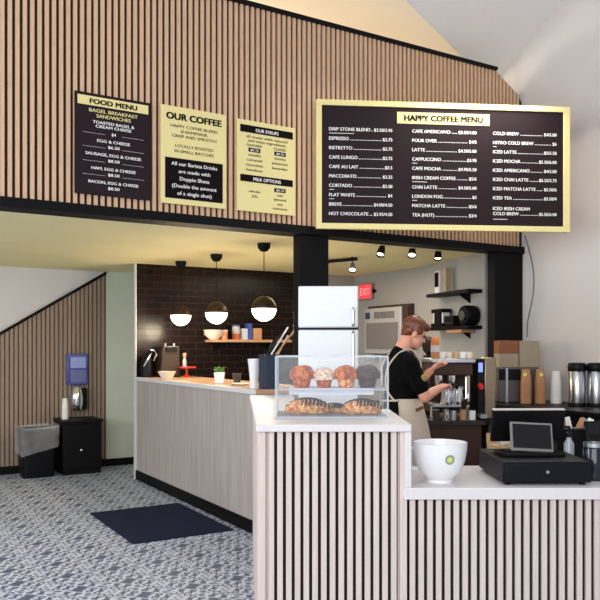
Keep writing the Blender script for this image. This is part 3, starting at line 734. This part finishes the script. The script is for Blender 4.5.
for x in (.08, .2):
    q = MB().lathe([(.001, .24), (.035, .24), (.04, .27), (.04, .31), (.001, .31)], 20, 0, Matrix.Translation((x, -.01, 0))).build('group_head', chrome, o)
    MB().tube([(x, -.04, .25), (x, -.2, .235)], [.012, .015], 10).build('portafilter_handle', plastic_b, q)
for x in (.03, .36): MB().lathe([(.001, 0), (.02, 0), (.02, .09), (.001, .09)], 12, 0, Matrix.Translation((x, .05, 0))).build('foot', chrome, o)
for x in (.03, .36): MB().lathe([(.001, 0), (.02, 0), (.02, .03), (.001, .03)], 12, 0, Matrix.Translation((x, .44, 0))).build('foot', chrome, o)
MB().tube([(.3, -.02, .33), (.31, -.08, .3), (.305, -.1, .15)], .006, 8).build('steam_wand', chrome, o)
def jug(x, y, z, label, s=1):
    o = thing('milk_jug', label, 'jug', (x, y, z), 0, 'steel milk jugs')
    MB().lathe([(.001, 0), (.04*s, 0), (.043*s, .02*s), (.036*s, .08*s), (.038*s, .11*s), (.035*s, .11*s), (.034*s, .08*s), (.04*s, .01*s), (.001, .008)], 24).build('jug_body', chrome, o)
    MB().tube([(.037*s, 0, .1*s), (.07*s, 0, .095*s), (.07*s, 0, .04*s), (.042*s, 0, .03*s)], .004, 8).build('handle', chrome, o)
jug(1.09, 5.55, ZE+.1155, 'left of two steel milk jugs on the drip tray', 1.1); jug(1.175, 5.58, ZE+.1155, 'right of two steel milk jugs on the drip tray', 1.2)
jug(1.1, 5.6, ZE, 'low steel milk jug under the drip tray', .7)
random.seed(3)
k = 0
for r_ in range(3):
    for c_ in range(5):
        x = 1.085+c_*.052; Y = 5.68+r_*.1
        m = [paper_w, mat('cream_china', (228, 212, 188), .3), mat('tan_china', (196, 164, 130), .3)][(r_+c_) % 3]
        q = MB().lathe([(.02, 0), (.024, .004), (.028, .035), (.025, .05), (.022, .05), (.018, .006), (.001, .005)], 18).build('espresso_cup', m, None, (x, Y, ZE+.4565))
        tag(q, 'small china cup among those warming on top of the espresso machine', 'cup', 'china cups on the espresso machine')
o = thing('syrup_bottle', 'orange and white bottle standing on the espresso machine', 'bottle', (1.03, 5.68, ZE+.4565))
MB().lathe([(.001, 0), (.03, 0), (.032, .05), (.001, .05)], 18).build('lower_body', mat('tan_plastic', (200, 130, 84), .5), o)
MB().lathe([(.032, .05), (.032, .1), (.03, .1)], 18).build('label_band', white_p, o)
MB().lathe([(.03, .1), (.033, .11), (.03, .15), (.018, .165), (.001, .165)], 18).build('cap', mat('orange_plastic', (226, 132, 70), .5), o)
o = thing('bean_hopper_grinder', 'black coffee grinder with hopper at the left end of the machine', 'grinder', (1.10, 6.24, ZE), 0); o.scale = (1, 1, 1.2)
MB().box(-.06, .035, -.06, .06, 0, .4).build('body', plastic_b, o, bev=.01)
MB().lathe([(.02, .4), (.05, .43), (.07, .5), (.066, .52), (.001, .53)], 20, 0, Matrix.Translation((-.02, 0, 0))).build('hopper', mat('smoked_hopper', (44, 30, 26), .25), o)
o = thing('tall_grinder', 'tall steel-sided black grinder with a lit blue display', 'grinder', (1.44, 5.62, 0))
ob2 = thing('grinder_stand', 'dark narrow stand under the tall grinder right of the cabinet', 'stand', (1.385, 5.55, 0))
MB().box(.02, .17, 0, .4, 0, .87).build('body', brown_a, ob2); MB().box(-.0, .175, -.01, .41, .87, .9).build('stand_top', black, ob2)
o.location = (1.338, 5.62, .901)
MB().box(0, .055, 0, .26, 0, .46).build('body', plastic_b, o, bev=.01)
MB().box(.055, .15, .02, .26, 0, .47).build('steel_side', mat('bronze_steel', (150, 134, 112), .3, .9), o, bev=.012)
MB().box(.008, .04, -.003, 0, .36, .43).build('display', mat('blue_display', (120, 140, 240), emit=(120, 140, 255), es=1.2), o)
MB().tube([(.02, 0, .26), (.02, -.05, .25)], .02, 12).build('lever', mat('red_knob', (220, 50, 50), .4), o)
MB().box(0, .05, -.1, 0, .02, .05).build('portafilter_fork', steel, o)
# items on the low cabinet (behind the cup)
for i, (x, m, lb) in enumerate(((1.02, choc, 'dark tin'), (1.15, steel, 'steel tin'), (1.22, kraft, 'tan tin'), (1.29, paper_w, 'white tin'))):
    q = thing('small_tin', lb+' in the row beneath the espresso machine drip tray', 'tin', (x, 5.58, ZE))
    MB().lathe([(.001, 0), (.025, 0), (.025, .07), (.001, .07)], 18).build('tin_body', m, q)
    MB().lathe([(.026, .0705), (.027, .08), (.001, .082)], 18).build('lid', plastic_b if i % 2 else steel, q)
# kraft packaging behind the register
o = thing('work_table', 'dark low work table behind the cash register', 'table', (1.12, 4.2, 0))
MB().box(0, .9, 0, .45, .77, .8).build('table_top', mat('dark_top', (44, 38, 36)), o)
for x, y in ((.02, .02), (.85, .02), (.02, .4), (.85, .4)): MB().box(x, x+.03, y, y+.03, 0, .77).build('leg', black, o)
o = thing('takeaway_box', 'open kraft takeaway box behind the cash drawer', 'box', (1.15, 4.25, .801), .3)
MB().box(0, .2, 0, .16, 0, .08).build('box_body', mat('light_kraft', (196, 168, 132), .8), o, bev=.004)
MB().box(0, .2, .16, .163, .08, .14, 0).build('flap', mat('light_kraft', (196, 168, 132)), o)
tag(MB().ell((0, 0, .035), (.05, .03, .035), 14, fn=lambda p, q: q*(1+.15*math.sin(7*p.x)*math.sin(6*p.y))).build('crumpled_napkin', paper_w, None, (1.16+.02, 4.30, .882)), 'crumpled cream napkin on the takeaway box', 'napkin')

# ------------------------------------------------------------------ things on the bar counter
def onbar(px, Y, z=1.1205): return Vector(((px-300)/F*Y, Y, z))
o = thing('potted_plant', 'small green plant in a square white pot on the bar counter', 'plant', onbar(219.5, 6.8))
MB().prism([(-.038, 0), (.038, 0), (.048, .1), (-.048, .1)], -.04, .04, 'y').build('pot', white_c, o, bev=.004)
lf = MB()
for i in range(70):
    a = random.uniform(0, 6.28); l = random.uniform(.03, .06); r0 = random.uniform(0, .03)
    b0 = Vector((r0*math.cos(a), r0*math.sin(a), .098)); tip = b0+Vector((l*.8*math.cos(a), l*.8*math.sin(a), random.uniform(.015, .055)))
    sd = Vector((-math.sin(a), math.cos(a), 0))*.009; mid = (b0+tip)/2+Vector((0, 0, .012))
    lf.add([b0[:], (mid+sd)[:], tip[:], (mid-sd)[:], (mid+Vector((0, 0, -.002)))[:]], [(0, 1, 4), (1, 2, 4), (2, 3, 4), (3, 0, 4)])
lf.build('foliage', leaf, o, smooth=False)
o = thing('tall_cup_stack_holder', 'tall white tapered vase at the near end of the bar counter', 'vase', onbar(254, 5.95))
MB().lathe([(.001, 0), (.033, 0), (.032, .02), (.038, .12), (.052, .235), (.047, .235), (.034, .12), (.028, .02), (.001, .015)], 28).build('vase_body', white_c, o)
o.name = 'vase'
tag(MB().lathe([(.001, 0), (.032, 0), (.042, .09), (.039, .09), (.03, .006), (.001, .005)], 24).build('drinking_glass', glass, None, onbar(237, 6.9)), 'smoky drinking glass between plant and white vase', 'glass')
tag(MB().lathe([(.001, 0), (.06, 0), (.085, .012), (.083, .015), (.058, .004), (.001, .004)], 28).build('saucer', white_c, None, onbar(240, 6.45)), 'white saucer in front of the smoky glass', 'saucer')
o = tag(MB().lathe([(.001, 0), (.05, 0), (.055, .01), (.092, .075), (.095, .08), (.089, .08), (.05, .014), (.001, .012)], 28).build('bowl', mat('cream_bowl', (236, 222, 208), .3), None, B(.09, 2.15, 1.1205)), 'cream bowl at the far left end of the bar counter', 'bowl')
o = thing('cake_stand', 'red cake stand on the bar counter below the left pendant', 'cake stand', B(.45, 2.5, 1.1205))
MB().lathe([(.001, 0), (.05, 0), (.045, .01), (.012, .03), (.012, .085), (.03, .098), (.001, .098)], 20).build('stem', red_m, o)
MB().lathe([(.001, .098), (.1, .1), (.102, .115), (.096, .11), (.001, .108)], 28).build('plate', red_m, o)
o = thing('small_bottle', 'small clear bottle with brown cap standing on the red cake stand', 'bottle', B(.42, 2.49, 1.1205+.109))
MB().lathe([(.001, 0), (.022, 0), (.022, .07), (.013, .1), (.013, .115)], 18).build('bottle_body', mat('grey_glass', (150, 156, 162), .15), o)
MB().lathe([(.001, .115), (.018, .115), (.02, .15), (.001, .155)], 16).build('cap', kraft, o)
# menu / bag holder
o = thing('menu_holder', 'navy black rack holding leaning menus at the counter corner', 'rack', (-.235, 5.86, 1.1205), TH)
MB().box(-.06, .06, -.04, .08, 0, .27).build('box_body', mat('navy_card', (34, 42, 64), .6), o, bev=.004)
MB().tube([(.0, .03, .27), (.05, .03, .38), (.08, .03, .40)], .012, 8).build('arm', plastic_b, o)
for i, (dx, a, m, ln) in enumerate(((.0, .62, plastic_b, .2), (.025, .55, paper_w, .25), (.05, .66, kraft, .23), (.06, .50, mat('cream_card', (222, 204, 180), .7), .17))):
    q = MB().box(-.006, .006, -.05, .04, 0, ln, 0, Matrix.Rotation(a, 4, 'Y')).build('folded_menu', m, None, (-.26+dx*1.4, 5.83+dx, 1.1205+.272))
    tag(q, ('black', 'white', 'brown', 'cream')[i]+' folded menu leaning out of the navy rack', 'menu')

# back bar: shelf with jars on tiled wall
o = thing('back_shelf', 'long lit wooden shelf on the dark tiled wall behind the bar', 'shelf', B(.82, 2.85, EYE+.055), TH)
MB().box(0, 1.02, -.24, -.001, 0, .03).build('board', wood_top, o, bev=.003)
for x in (.1, .85): MB().prism([(0, 0), (-.18, 0), (0, -.1)], x, x+.02, 'x').build('bracket', black, o)
zs = EYE+.086
def onback(px, off=.12):
    k = (px-300)/F; w = 2.85-off; # line t,w on Y=X/k
    # P0+U t+V w : X = k Y
    t = (k*(P0.y+V.y*w)-(P0.x+V.x*w))/(U.x-k*U.y)
    return B(t, w, zs)
o = thing('storage_jar', 'glass jar with orange contents and blue lid on the back shelf', 'jar', onback(236))
MB().lathe([(.001, 0), (.045, 0), (.046, .07)], 20).build('contents', mat('orange_paper', (190, 96, 60), .6), o)
MB().lathe([(.046, .07), (.046, .15), (.001, .15)], 20).build('body', mat('grey_label', (190, 190, 196), .5), o)
MB().lathe([(.048, .15), (.048, .17), (.001, .17)], 20).build('lid', mat('blue_lid', (60, 90, 150), .4), o)
tag(MB().box(-.035, .035, -.04, .04, 0, .13).build('carton', mat('pale_blue_card', (196, 204, 220), .6), None, onback(243.5), TH, bev=.003), 'pale carton between the jar and blue carton on back shelf', 'carton')
tag(MB().box(-.03, .03, -.04, .04, 0, .19).build('carton', mat('blue_card', (52, 80, 156), .6), None, onback(248.5), TH, bev=.003), 'tall blue carton on the back shelf', 'carton')
tag(MB().box(-.055, .055, -.05, .05, 0, .135).build('paper_bag', kraft, None, onback(256), TH, bev=.006), 'brown paper bag at the right of the back shelf', 'bag')
bl = MB().lathe([(.001, 0), (.05, 0), (.12, .06), (.125, .065), (.115, .065), (.05, .01), (.001, .008)], 28)
q0 = tag(bl.build('bowl', mat('cream_bowl', (236, 222, 208)), None, onback(214, .14)), 'wide cream bowl stacked at the left end of the back shelf', 'bowl', 'stacked cream bowls on the back shelf')
for i in (1, 2): q = q0.copy(); COL.objects.link(q); q.location = q0.location+Vector((0, 0, .022*i))
o = thing('tea_tin', 'round tan canister right of the stacked bowls on the back shelf', 'canister', onback(222, .18)+Vector((.03, 0, 0)))
MB().lathe([(.001, 0), (.035, 0), (.035, .09), (.001, .09)], 18).build('body', mat('tan_plastic', (200, 130, 84)), o); MB().lathe([(.037, .09), (.037, .11), (.001, .112)], 18).build('lid', mat('cream_card', (222, 204, 180)), o)
# dark back bar cabinet and machines
o = thing('back_bar_cabinet', 'black cabinet along the tiled wall behind the bar', 'cabinet', P0, TH)
MB().box(.66, 2.2, 2.3, 2.84, 0, .9).build('body', black, o); MB().box(.65, 2.21, 2.28, 2.84, .9, .93).build('cabinet_top', plastic_b, o)
for i in range(3): MB().box(.68+i*.5, 1.14+i*.5, 2.285, 2.3, .05, .86).build('door', black, o, bev=.003)
o = thing('drip_brewer', 'dark brown coffee brewer at the far left of the bar counter', 'coffee brewer', B(.285, 2.66, 1.1205), TH)
MB().prism([(-.12, 0), (.12, 0), (.1, .34), (-.08, .34)], -.1, .12, 'y').build('body', mat('dark_brown_plastic', (46, 30, 22), .5), o, bev=.01)
MB().box(-.05, .07, -.12, -.1, .28, .33).build('panel', plastic_b, o)
for x in (-.02, .08): MB().tube([(x, 0, .34), (x, 0, .37)], .012, 10).build('knob', steel, o)
o = thing('kettle', 'chrome and black kettle left of the dark brown brewer', 'kettle', B(.08, 2.72, 1.1205), TH)
MB().lathe([(.001, 0), (.07, 0), (.072, .12), (.05, .2), (.04, .24), (.001, .26)], 24).build('body', plastic_b, o)
MB().tube([(.06, -.03, .18), (.09, -.05, .25), (.06, -.05, .29), (.02, -.03, .3)], .012, 8).build('handle', chrome, o)
MB().tube([(-.05, -.04, .12), (-.02, -.08, .2), (.02, -.08, .26)], .010, 8).build('spout', chrome, o)

# ------------------------------------------------------------------ left back corner
def aw(px, off, z=0):                                  # on the slatted wall's line, off metres in front of it
    k = (px-300)/F; w = 3.89-off
    t = (k*(P0.y+V.y*w)-(P0.x+V.x*w))/(U.x-k*U.y)
    return B(t, w, z)
o = thing('side_cabinet', 'low black cabinet against the slatted wall beside the rubbish bin', 'cabinet', aw(78, .24), TH)
MB().box(-.22, .22, -.2, .22, .05, .59).build('body', plastic_b, o, bev=.004)
MB().box(-.21, .21, -.19, .2, 0, .05).build('plinth', black, o)
MB().box(-.23, .23, -.23, .225, .59, .62).build('cabinet_top', plastic_b, o, bev=.003)
dr = MB().box(-.215, .215, -.215, -.2, .07, .57).build('door', plastic_b, o, bev=.003)
MB().ell((-.02, -.225, .28), (.018, .018, .018), 14).build('knob', chrome, dr)
bpy.data.objects[dr.name]
o = thing('rubbish_bin', 'black rubbish bin lined with a clear bag, in front of slatted wall', 'bin', aw(37, .3), TH)
def ring(hx, hy, z, r=.04, n=6):
    pts = []
    for cx, cy, a0 in ((hx-r, hy-r, 0), (-hx+r, hy-r, PI/2), (-hx+r, -hy+r, PI), (hx-r, -hy+r, 3*PI/2)):
        for i in range(n+1): a = a0+PI/2*i/n; pts.append((cx+r*math.cos(a), cy+r*math.sin(a), z))
    return pts
def loft(rings, cap=True):
    mb = MB(); n = len(rings[0]); vs = [p for r in rings for p in r]; fs = []
    for i in range(len(rings)-1):
        for k in range(n): fs.append((i*n+k, i*n+(k+1) % n, (i+1)*n+(k+1) % n, (i+1)*n+k))
    if cap: fs.append(tuple(range(n))[::-1])
    return mb.add(vs, fs)
loft([ring(.165, .13, 0), ring(.195, .16, .54), ring(.185, .15, .54), ring(.16, .125, .02)]).build('bin_body', plastic_n, o)
def crump(ps, amp, sd):
    random.seed(sd); return [(x*(1+random.uniform(-amp, amp)), y*(1+random.uniform(-amp, amp)), z+random.uniform(-amp, amp)*.25) for x, y, z in ps]
def tilt(ps, k): return [(x*.93, y, z+k*x) for x, y, z in ps]
bgm = loft([tilt(crump(ring(.212, .168, .29), .03, 1), .22), tilt(crump(ring(.222, .178, .33), .04, 2), .2), tilt(crump(ring(.216, .172, .42), .04, 3), .1), crump(ring(.21, .18, .5), .05, 4), crump(ring(.208, .176, .57), .05, 5), crump(ring(.19, .155, .555), .04, 6), crump(ring(.17, .14, .42), .04, 7)], cap=False)
bgm.build('bin_bag', bag_m, o)
o = thing('blue_notice', 'blue-framed notice holder on the slatted wall above the dispenser', 'notice', aw(76.5, .0, EYE-.45), TH)
MB().box(-.125, .125, -.04, -.003, 0, .37).build('holder', mat('blue_acrylic', (62, 76, 150), .25, var=.2, scale=8), o, bev=.008)
MB().box(-.08, .1, -.043, -.04, .2, .33).build('sheet', mat('lilac_paper', (152, 164, 226), .5), o)
MB().box(-.08, .1, -.043, -.04, .03, .18).build('lower_sheet', mat('grey_blue_paper', (104, 112, 160), .5), o)
o = thing('wall_dispenser', 'chrome wall dispenser with black side below the blue notice', 'dispenser', aw(75, .0, EYE-.76), TH)
MB().lathe([(.001, 0), (.05, .01), (.07, .06), (.075, .16), (.06, .25), (.04, .29), (.001, .3)], 28, 0, Matrix.Translation((0, -.085, 0))).build('body', chrome, o)
MB().box(.02, .12, -.1, -.003, .02, .27).build('backplate', plastic_b, o, bev=.01)
x = aw(65, .26, .6205)
first = None
for i in range(11):
    if first is None:
        first = tag(MB().lathe([(.001, .003), (.026, .003), (.026, 0), (.036, .1), (.038, .1), (.036, .103), (.024, .006), (.001, .006)], 20, 0, Matrix.Translation((0, 0, .103)) @ Matrix.Rotation(PI, 4, 'X')).build('paper_cup', paper_w, None, x), 'white cup upturned in the stack on the black side cabinet', 'cup', 'cup stack on the side cabinet')
    else: q = first.copy(); COL.objects.link(q); q.location = x+Vector((0, 0, .0135*i))

# floor mat
p = [Vector((-1.787, 6.43, 0)), Vector((-1.134, 6.925, 0)), Vector((-.57, 5.903, 0)), Vector((-1.208, 5.456, 0))]
cen = sum(p, Vector())/4
tag(MB().box(-.41, .41, -.585, .585, .001, .010).build('floor_mat', mat('navy_ribbed_mat', (36, 40, 62), .95, spec=.1, var=.2, scale=60, bump=.3), None, cen, TH, bev=.003), 'dark navy rectangular mat on the patterned floor by the bar counter', 'mat')
# cable hanging from the board down the right wall
cp = [pix(525, 236, 7.12), pix(529, 250, 7.08), pix(533.5, 272, 7.02), pix(533, 295, 7.02), pix(528, 320, 7.08), pix(527, 337, 7.1)]
def cat(P, n=6):
    out = []
    for i in range(len(P)-1):
        a, b_, c_, d_ = P[max(i-1, 0)], P[i], P[i+1], P[min(i+2, len(P)-1)]
        for k in range(n):
            t = k/n; out.append(.5*((2*b_)+(c_-a)*t+(2*a-5*b_+4*c_-d_)*t*t+(3*b_-a-3*c_+d_)*t**3))
    return out+[P[-1]]
tag(MB().tube(cat(cp), .006, 8).build('power_cable', mat('grey_cable', (90, 88, 90), .5)), 'thin grey cable hanging down the right wall below the big menu', 'cable')

# ------------------------------------------------------------------ the barista (local: x forward, y to his left, z up)
PX, PY, PA = .70, 5.17, math.radians(12)
person = thing('person', 'person in black t-shirt and oat apron working at the espresso machine, head bowed', 'person', (PX, PY, 0), PA)
def cap(mb, a, b_, r0, r1, n=8):
    a, b_ = Vector(a), Vector(b_); k = 5
    mb.tube([a.lerp(b_, i/k) for i in range(k+1)], [r0+(r1-r0)*i/k for i in range(k+1)], 14)
    mb.ell(a, (r0, r0, r0), 12); mb.ell(b_, (r1, r1, r1), 12)
def remesh(mb, name, m, vox, smooth=4, parent=person):
    me = bpy.data.meshes.new('tmp'); me.from_pydata(mb.v, [], mb.f)
    bm = bmesh.new(); bm.from_mesh(me); bmesh.ops.recalc_face_normals(bm, faces=bm.faces); bm.to_mesh(me); bm.free()
    o = bpy.data.objects.new('tmp', me); COL.objects.link(o)
    r = o.modifiers.new('r', 'REMESH'); r.mode = 'VOXEL'; r.voxel_size = vox
    s = o.modifiers.new('s', 'SMOOTH'); s.factor = .5; s.iterations = smooth
    bpy.context.view_layer.update()
    dg = bpy.context.evaluated_depsgraph_get()
    nm = bpy.data.meshes.new_from_object(o.evaluated_get(dg)); bpy.data.objects.remove(o)
    nm.name = name; nm.materials.clear(); nm.materials.append(m)
    nm.polygons.foreach_set('use_smooth', [True]*len(nm.polygons))
    q = bpy.data.objects.new(name, nm); COL.objects.link(q); q.parent = parent; return q
HC = Vector((.092, 0, 1.54)); HR = Matrix.Translation(HC) @ Matrix.Scale(.9, 4) @ Matrix.Rotation(math.radians(24), 4, 'Y') @ Matrix.Rotation(math.radians(-6), 4, 'Z')
def h(p): return HR @ Vector(p)
b = MB()
for s in (-1, 1):
    cap(b, (0, s*.09, .92), (.03, s*.1, .5), .082, .056); cap(b, (.03, s*.1, .5), (-.01, s*.1, .1), .052, .036)
    b.ell((.05, s*.1, .045), (.12, .042, .04), 16)
b.ell((0, 0, .96), (.115, .155, .12), 20); b.ell((.0, 0, 1.1), (.1, .135, .13), 20); b.ell((.0, 0, 1.26), (.112, .155, .16), 20)
cap(b, (-.01, -.13, 1.36), (-.01, .13, 1.36), .055, .055); cap(b, (-.02, 0, 1.38), (.045, 0, 1.5), .058, .052)
SR, ER, HRt = Vector((-.0, -.165, 1.345)), Vector((.10, -.2, 1.115)), Vector((.255, -.07, 1.165))
SL, EL, HL = Vector((.01, .165, 1.345)), Vector((.13, .20, 1.12)), Vector((.27, .13, 1.275))
for S_, E_, H_ in ((SR, ER, HRt), (SL, EL, HL)):
    cap(b, S_, E_, .050, .040); cap(b, E_, H_, .038, .026)
    d = (H_-E_).normalized(); sd = d.cross(Vector((0, 0, 1))).normalized(); upv = sd.cross(d)
    pc = H_+d*.045
    q4 = Matrix((( d.x, sd.x, upv.x, pc.x), (d.y, sd.y, upv.y, pc.y), (d.z, sd.z, upv.z, pc.z), (0, 0, 0, 1)))
    b.ell((0, 0, 0), (.048, .038, .017), 14, M4=q4)
    for j, (off, ln) in enumerate(((-.028, .032), (-.010, .037), (.009, .035), (.027, .027))):
        a0 = q4 @ Vector((.035, off, 0)); a1 = q4 @ Vector((.035+ln, off*1.1, -.012)); a2 = q4 @ Vector((.035+ln*1.25, off*1.1, -.04))
        cap(b, a0, a1, .0095, .009); cap(b, a1, a2, .009, .0075)
    sg = -1 if S_ is SL else -1
    cap(b, q4 @ Vector((-.01, -.032, -.004)), q4 @ Vector((.03, -.05, -.02)), .012, .009); cap(b, q4 @ Vector((.03, -.05, -.02)), q4 @ Vector((.055, -.04, -.035)), .009, .0075)
# head
b.ell((-.008, 0, .03), (.096, .076, .088), 22, M4=HR); b.ell((.03, 0, -.035), (.062, .056, .07), 20, M4=HR); b.ell((.062, 0, -.082), (.026, .03, .022), 14, M4=HR)
b.ell((.096, 0, -.018), (.017, .012, .014), 10, M4=HR); b.ell((.088, 0, .004), (.01, .009, .026), 10, M4=HR); b.ell((.078, 0, .03), (.018, .05, .01), 10, M4=HR)
b.ell((.086, 0, -.052), (.01, .022, .006), 10, M4=HR); b.ell((.084, 0, -.062), (.01, .018, .006), 10, M4=HR)
for s in (-1, 1): b.ell((-.005, s*.077, -.01), (.018, .008, .03), 12, M4=HR)
remesh(b, 'body', skin, .0055, 3)
ey = MB()
for s in (-1, 1): ey.ell((.079, s*.030, .012), (.011, .012, .010), 12, M4=HR)
ey.build('eyes', mat('dark_eye', (60, 44, 38), .2), person)
hr = MB()
def hf(p, q):
    return q*(1+.04*math.sin(9*p.x+3*p.y)*math.sin(8*p.y))
hr.ell((-.014, 0, .062), (.098, .086, .080), 26, M4=HR, fn=hf); hr.ell((-.045, 0, .012), (.058, .079, .062), 22, M4=HR, fn=hf); hr.ell((.055, 0, .085), (.055, .066, .034), 18, M4=HR, fn=hf)
hr.ell((-.055, 0, -.022), (.038, .055, .035), 16, M4=HR)
for s in (-1, 1): hr.ell((.01, s*.072, .03), (.045, .012, .035), 12, M4=HR)
remesh(hr, 'hair', hair, .006, 2)
sh = MB()
sh.ell((0, 0, 1.03), (.118, .155, .12), 20); sh.ell((.0, 0, 1.12), (.113, .15, .13), 20); sh.ell((.0, 0, 1.26), (.125, .168, .17), 20); cap(sh, (-.012, -.135, 1.358), (-.012, .135, 1.358), .062, .062)
cap(sh, (-.02, 0, 1.38), (-.005, 0, 1.41), .066, .062)
for S_, E_ in ((SR, ER), (SL, EL)): cap(sh, S_, S_.lerp(E_, .72), .062, .058)
remesh(sh, 't_shirt', shirt_m, .008, 3)
em = MB(); pE = SR.lerp(ER, .45)
em.ell(pE+Vector((.03, -.053, 0)), (.022, .006, .028), 14); em.build('sleeve_print', mat('olive_print', (150, 140, 70), .7), person)
tr = MB()
for s in (-1, 1): cap(tr, (0, s*.085, .93), (.03, s*.1, .5), .095, .07); cap(tr, (.03, s*.1, .5), (-.01, s*.1, .09), .068, .055)
tr.ell((0, 0, .96), (.125, .165, .12), 20)
remesh(tr, 'trousers', mat('black_denim', (26, 26, 32), .9), .009, 3)
for s in (-1, 1):
    q = MB(); q.ell((.055, s*.1, .05), (.135, .052, .05), 16); q.build('shoe', plastic_b, person)
# apron: wrapped skirt with open back and bib
def wrap(z_list, a0, a1, n=26, th=.006):
    vs = []; fs = []
    for (z, rx, ry, cx) in z_list:
        for k in range(n+1):
            a = a0+(a1-a0)*k/n
            wob = 1+.02*math.sin(a*9)*(1.1-z)
            vs.append((cx+rx*wob*math.cos(a), ry*wob*math.sin(a), z))
    m = len(z_list)
    for i in range(m-1):
        for k in range(n): fs.append((i*(n+1)+k, i*(n+1)+k+1, (i+1)*(n+1)+k+1, (i+1)*(n+1)+k))
    return MB().add(vs, fs)
ap = wrap([(.50, .20, .215, .055), (.7, .185, .205, .04), (.9, .165, .19, .025), (1.0, .15, .18, .012), (1.10, .138, .170, .0)], math.radians(-122), math.radians(122)).build('apron_skirt', apron_m, person)
md = ap.modifiers.new('s', 'SOLIDIFY'); md.thickness = .005
ap = wrap([(1.10, .139, .17, .0), (1.22, .145, .185, .0), (1.36, .135, .165, .0)], math.radians(-42), math.radians(42)).build('apron_bib', apron_m, person)
md = ap.modifiers.new('s', 'SOLIDIFY'); md.thickness = .005
def ell_path(pts): return cat([Vector(p) for p in pts], 8)
MB().tube(ell_path([(.11, -.09, 1.36), (.055, -.075, 1.428), (-.015, -.095, 1.425), (-.07, -.085, 1.385), (-.118, -.07, 1.31), (-.132, -.06, 1.22), (-.12, -.085, 1.14), (-.085, -.13, 1.08)]), .0065, 8).build('strap', apron_m, person)
MB().tube(ell_path([(.11, .09, 1.36), (.055, .075, 1.428), (-.015, .095, 1.425), (-.07, .085, 1.385), (-.12, .05, 1.31), (-.134, -.0, 1.22), (-.125, .07, 1.14), (-.085, .13, 1.08)]), .0065, 8).build('strap', apron_m, person)
MB().tube(ell_path([(-.07, -.15, 1.09), (-.12, -.09, 1.085), (-.138, 0, 1.08), (-.12, .09, 1.085), (-.07, .15, 1.09)]), .007, 8).build('waist_tie', apron_m, person)
pk = MB().box(-.035, .035, -.004, .004, -.01, .01, 0, Matrix.Translation((.068, -.182, 1.035)) @ Matrix.Rotation(-.25, 4, 'Y') @ Matrix.Rotation(.45, 4, 'Z')).build('pocket_tab', mat('brown_leather', (120, 66, 48), .6), person)
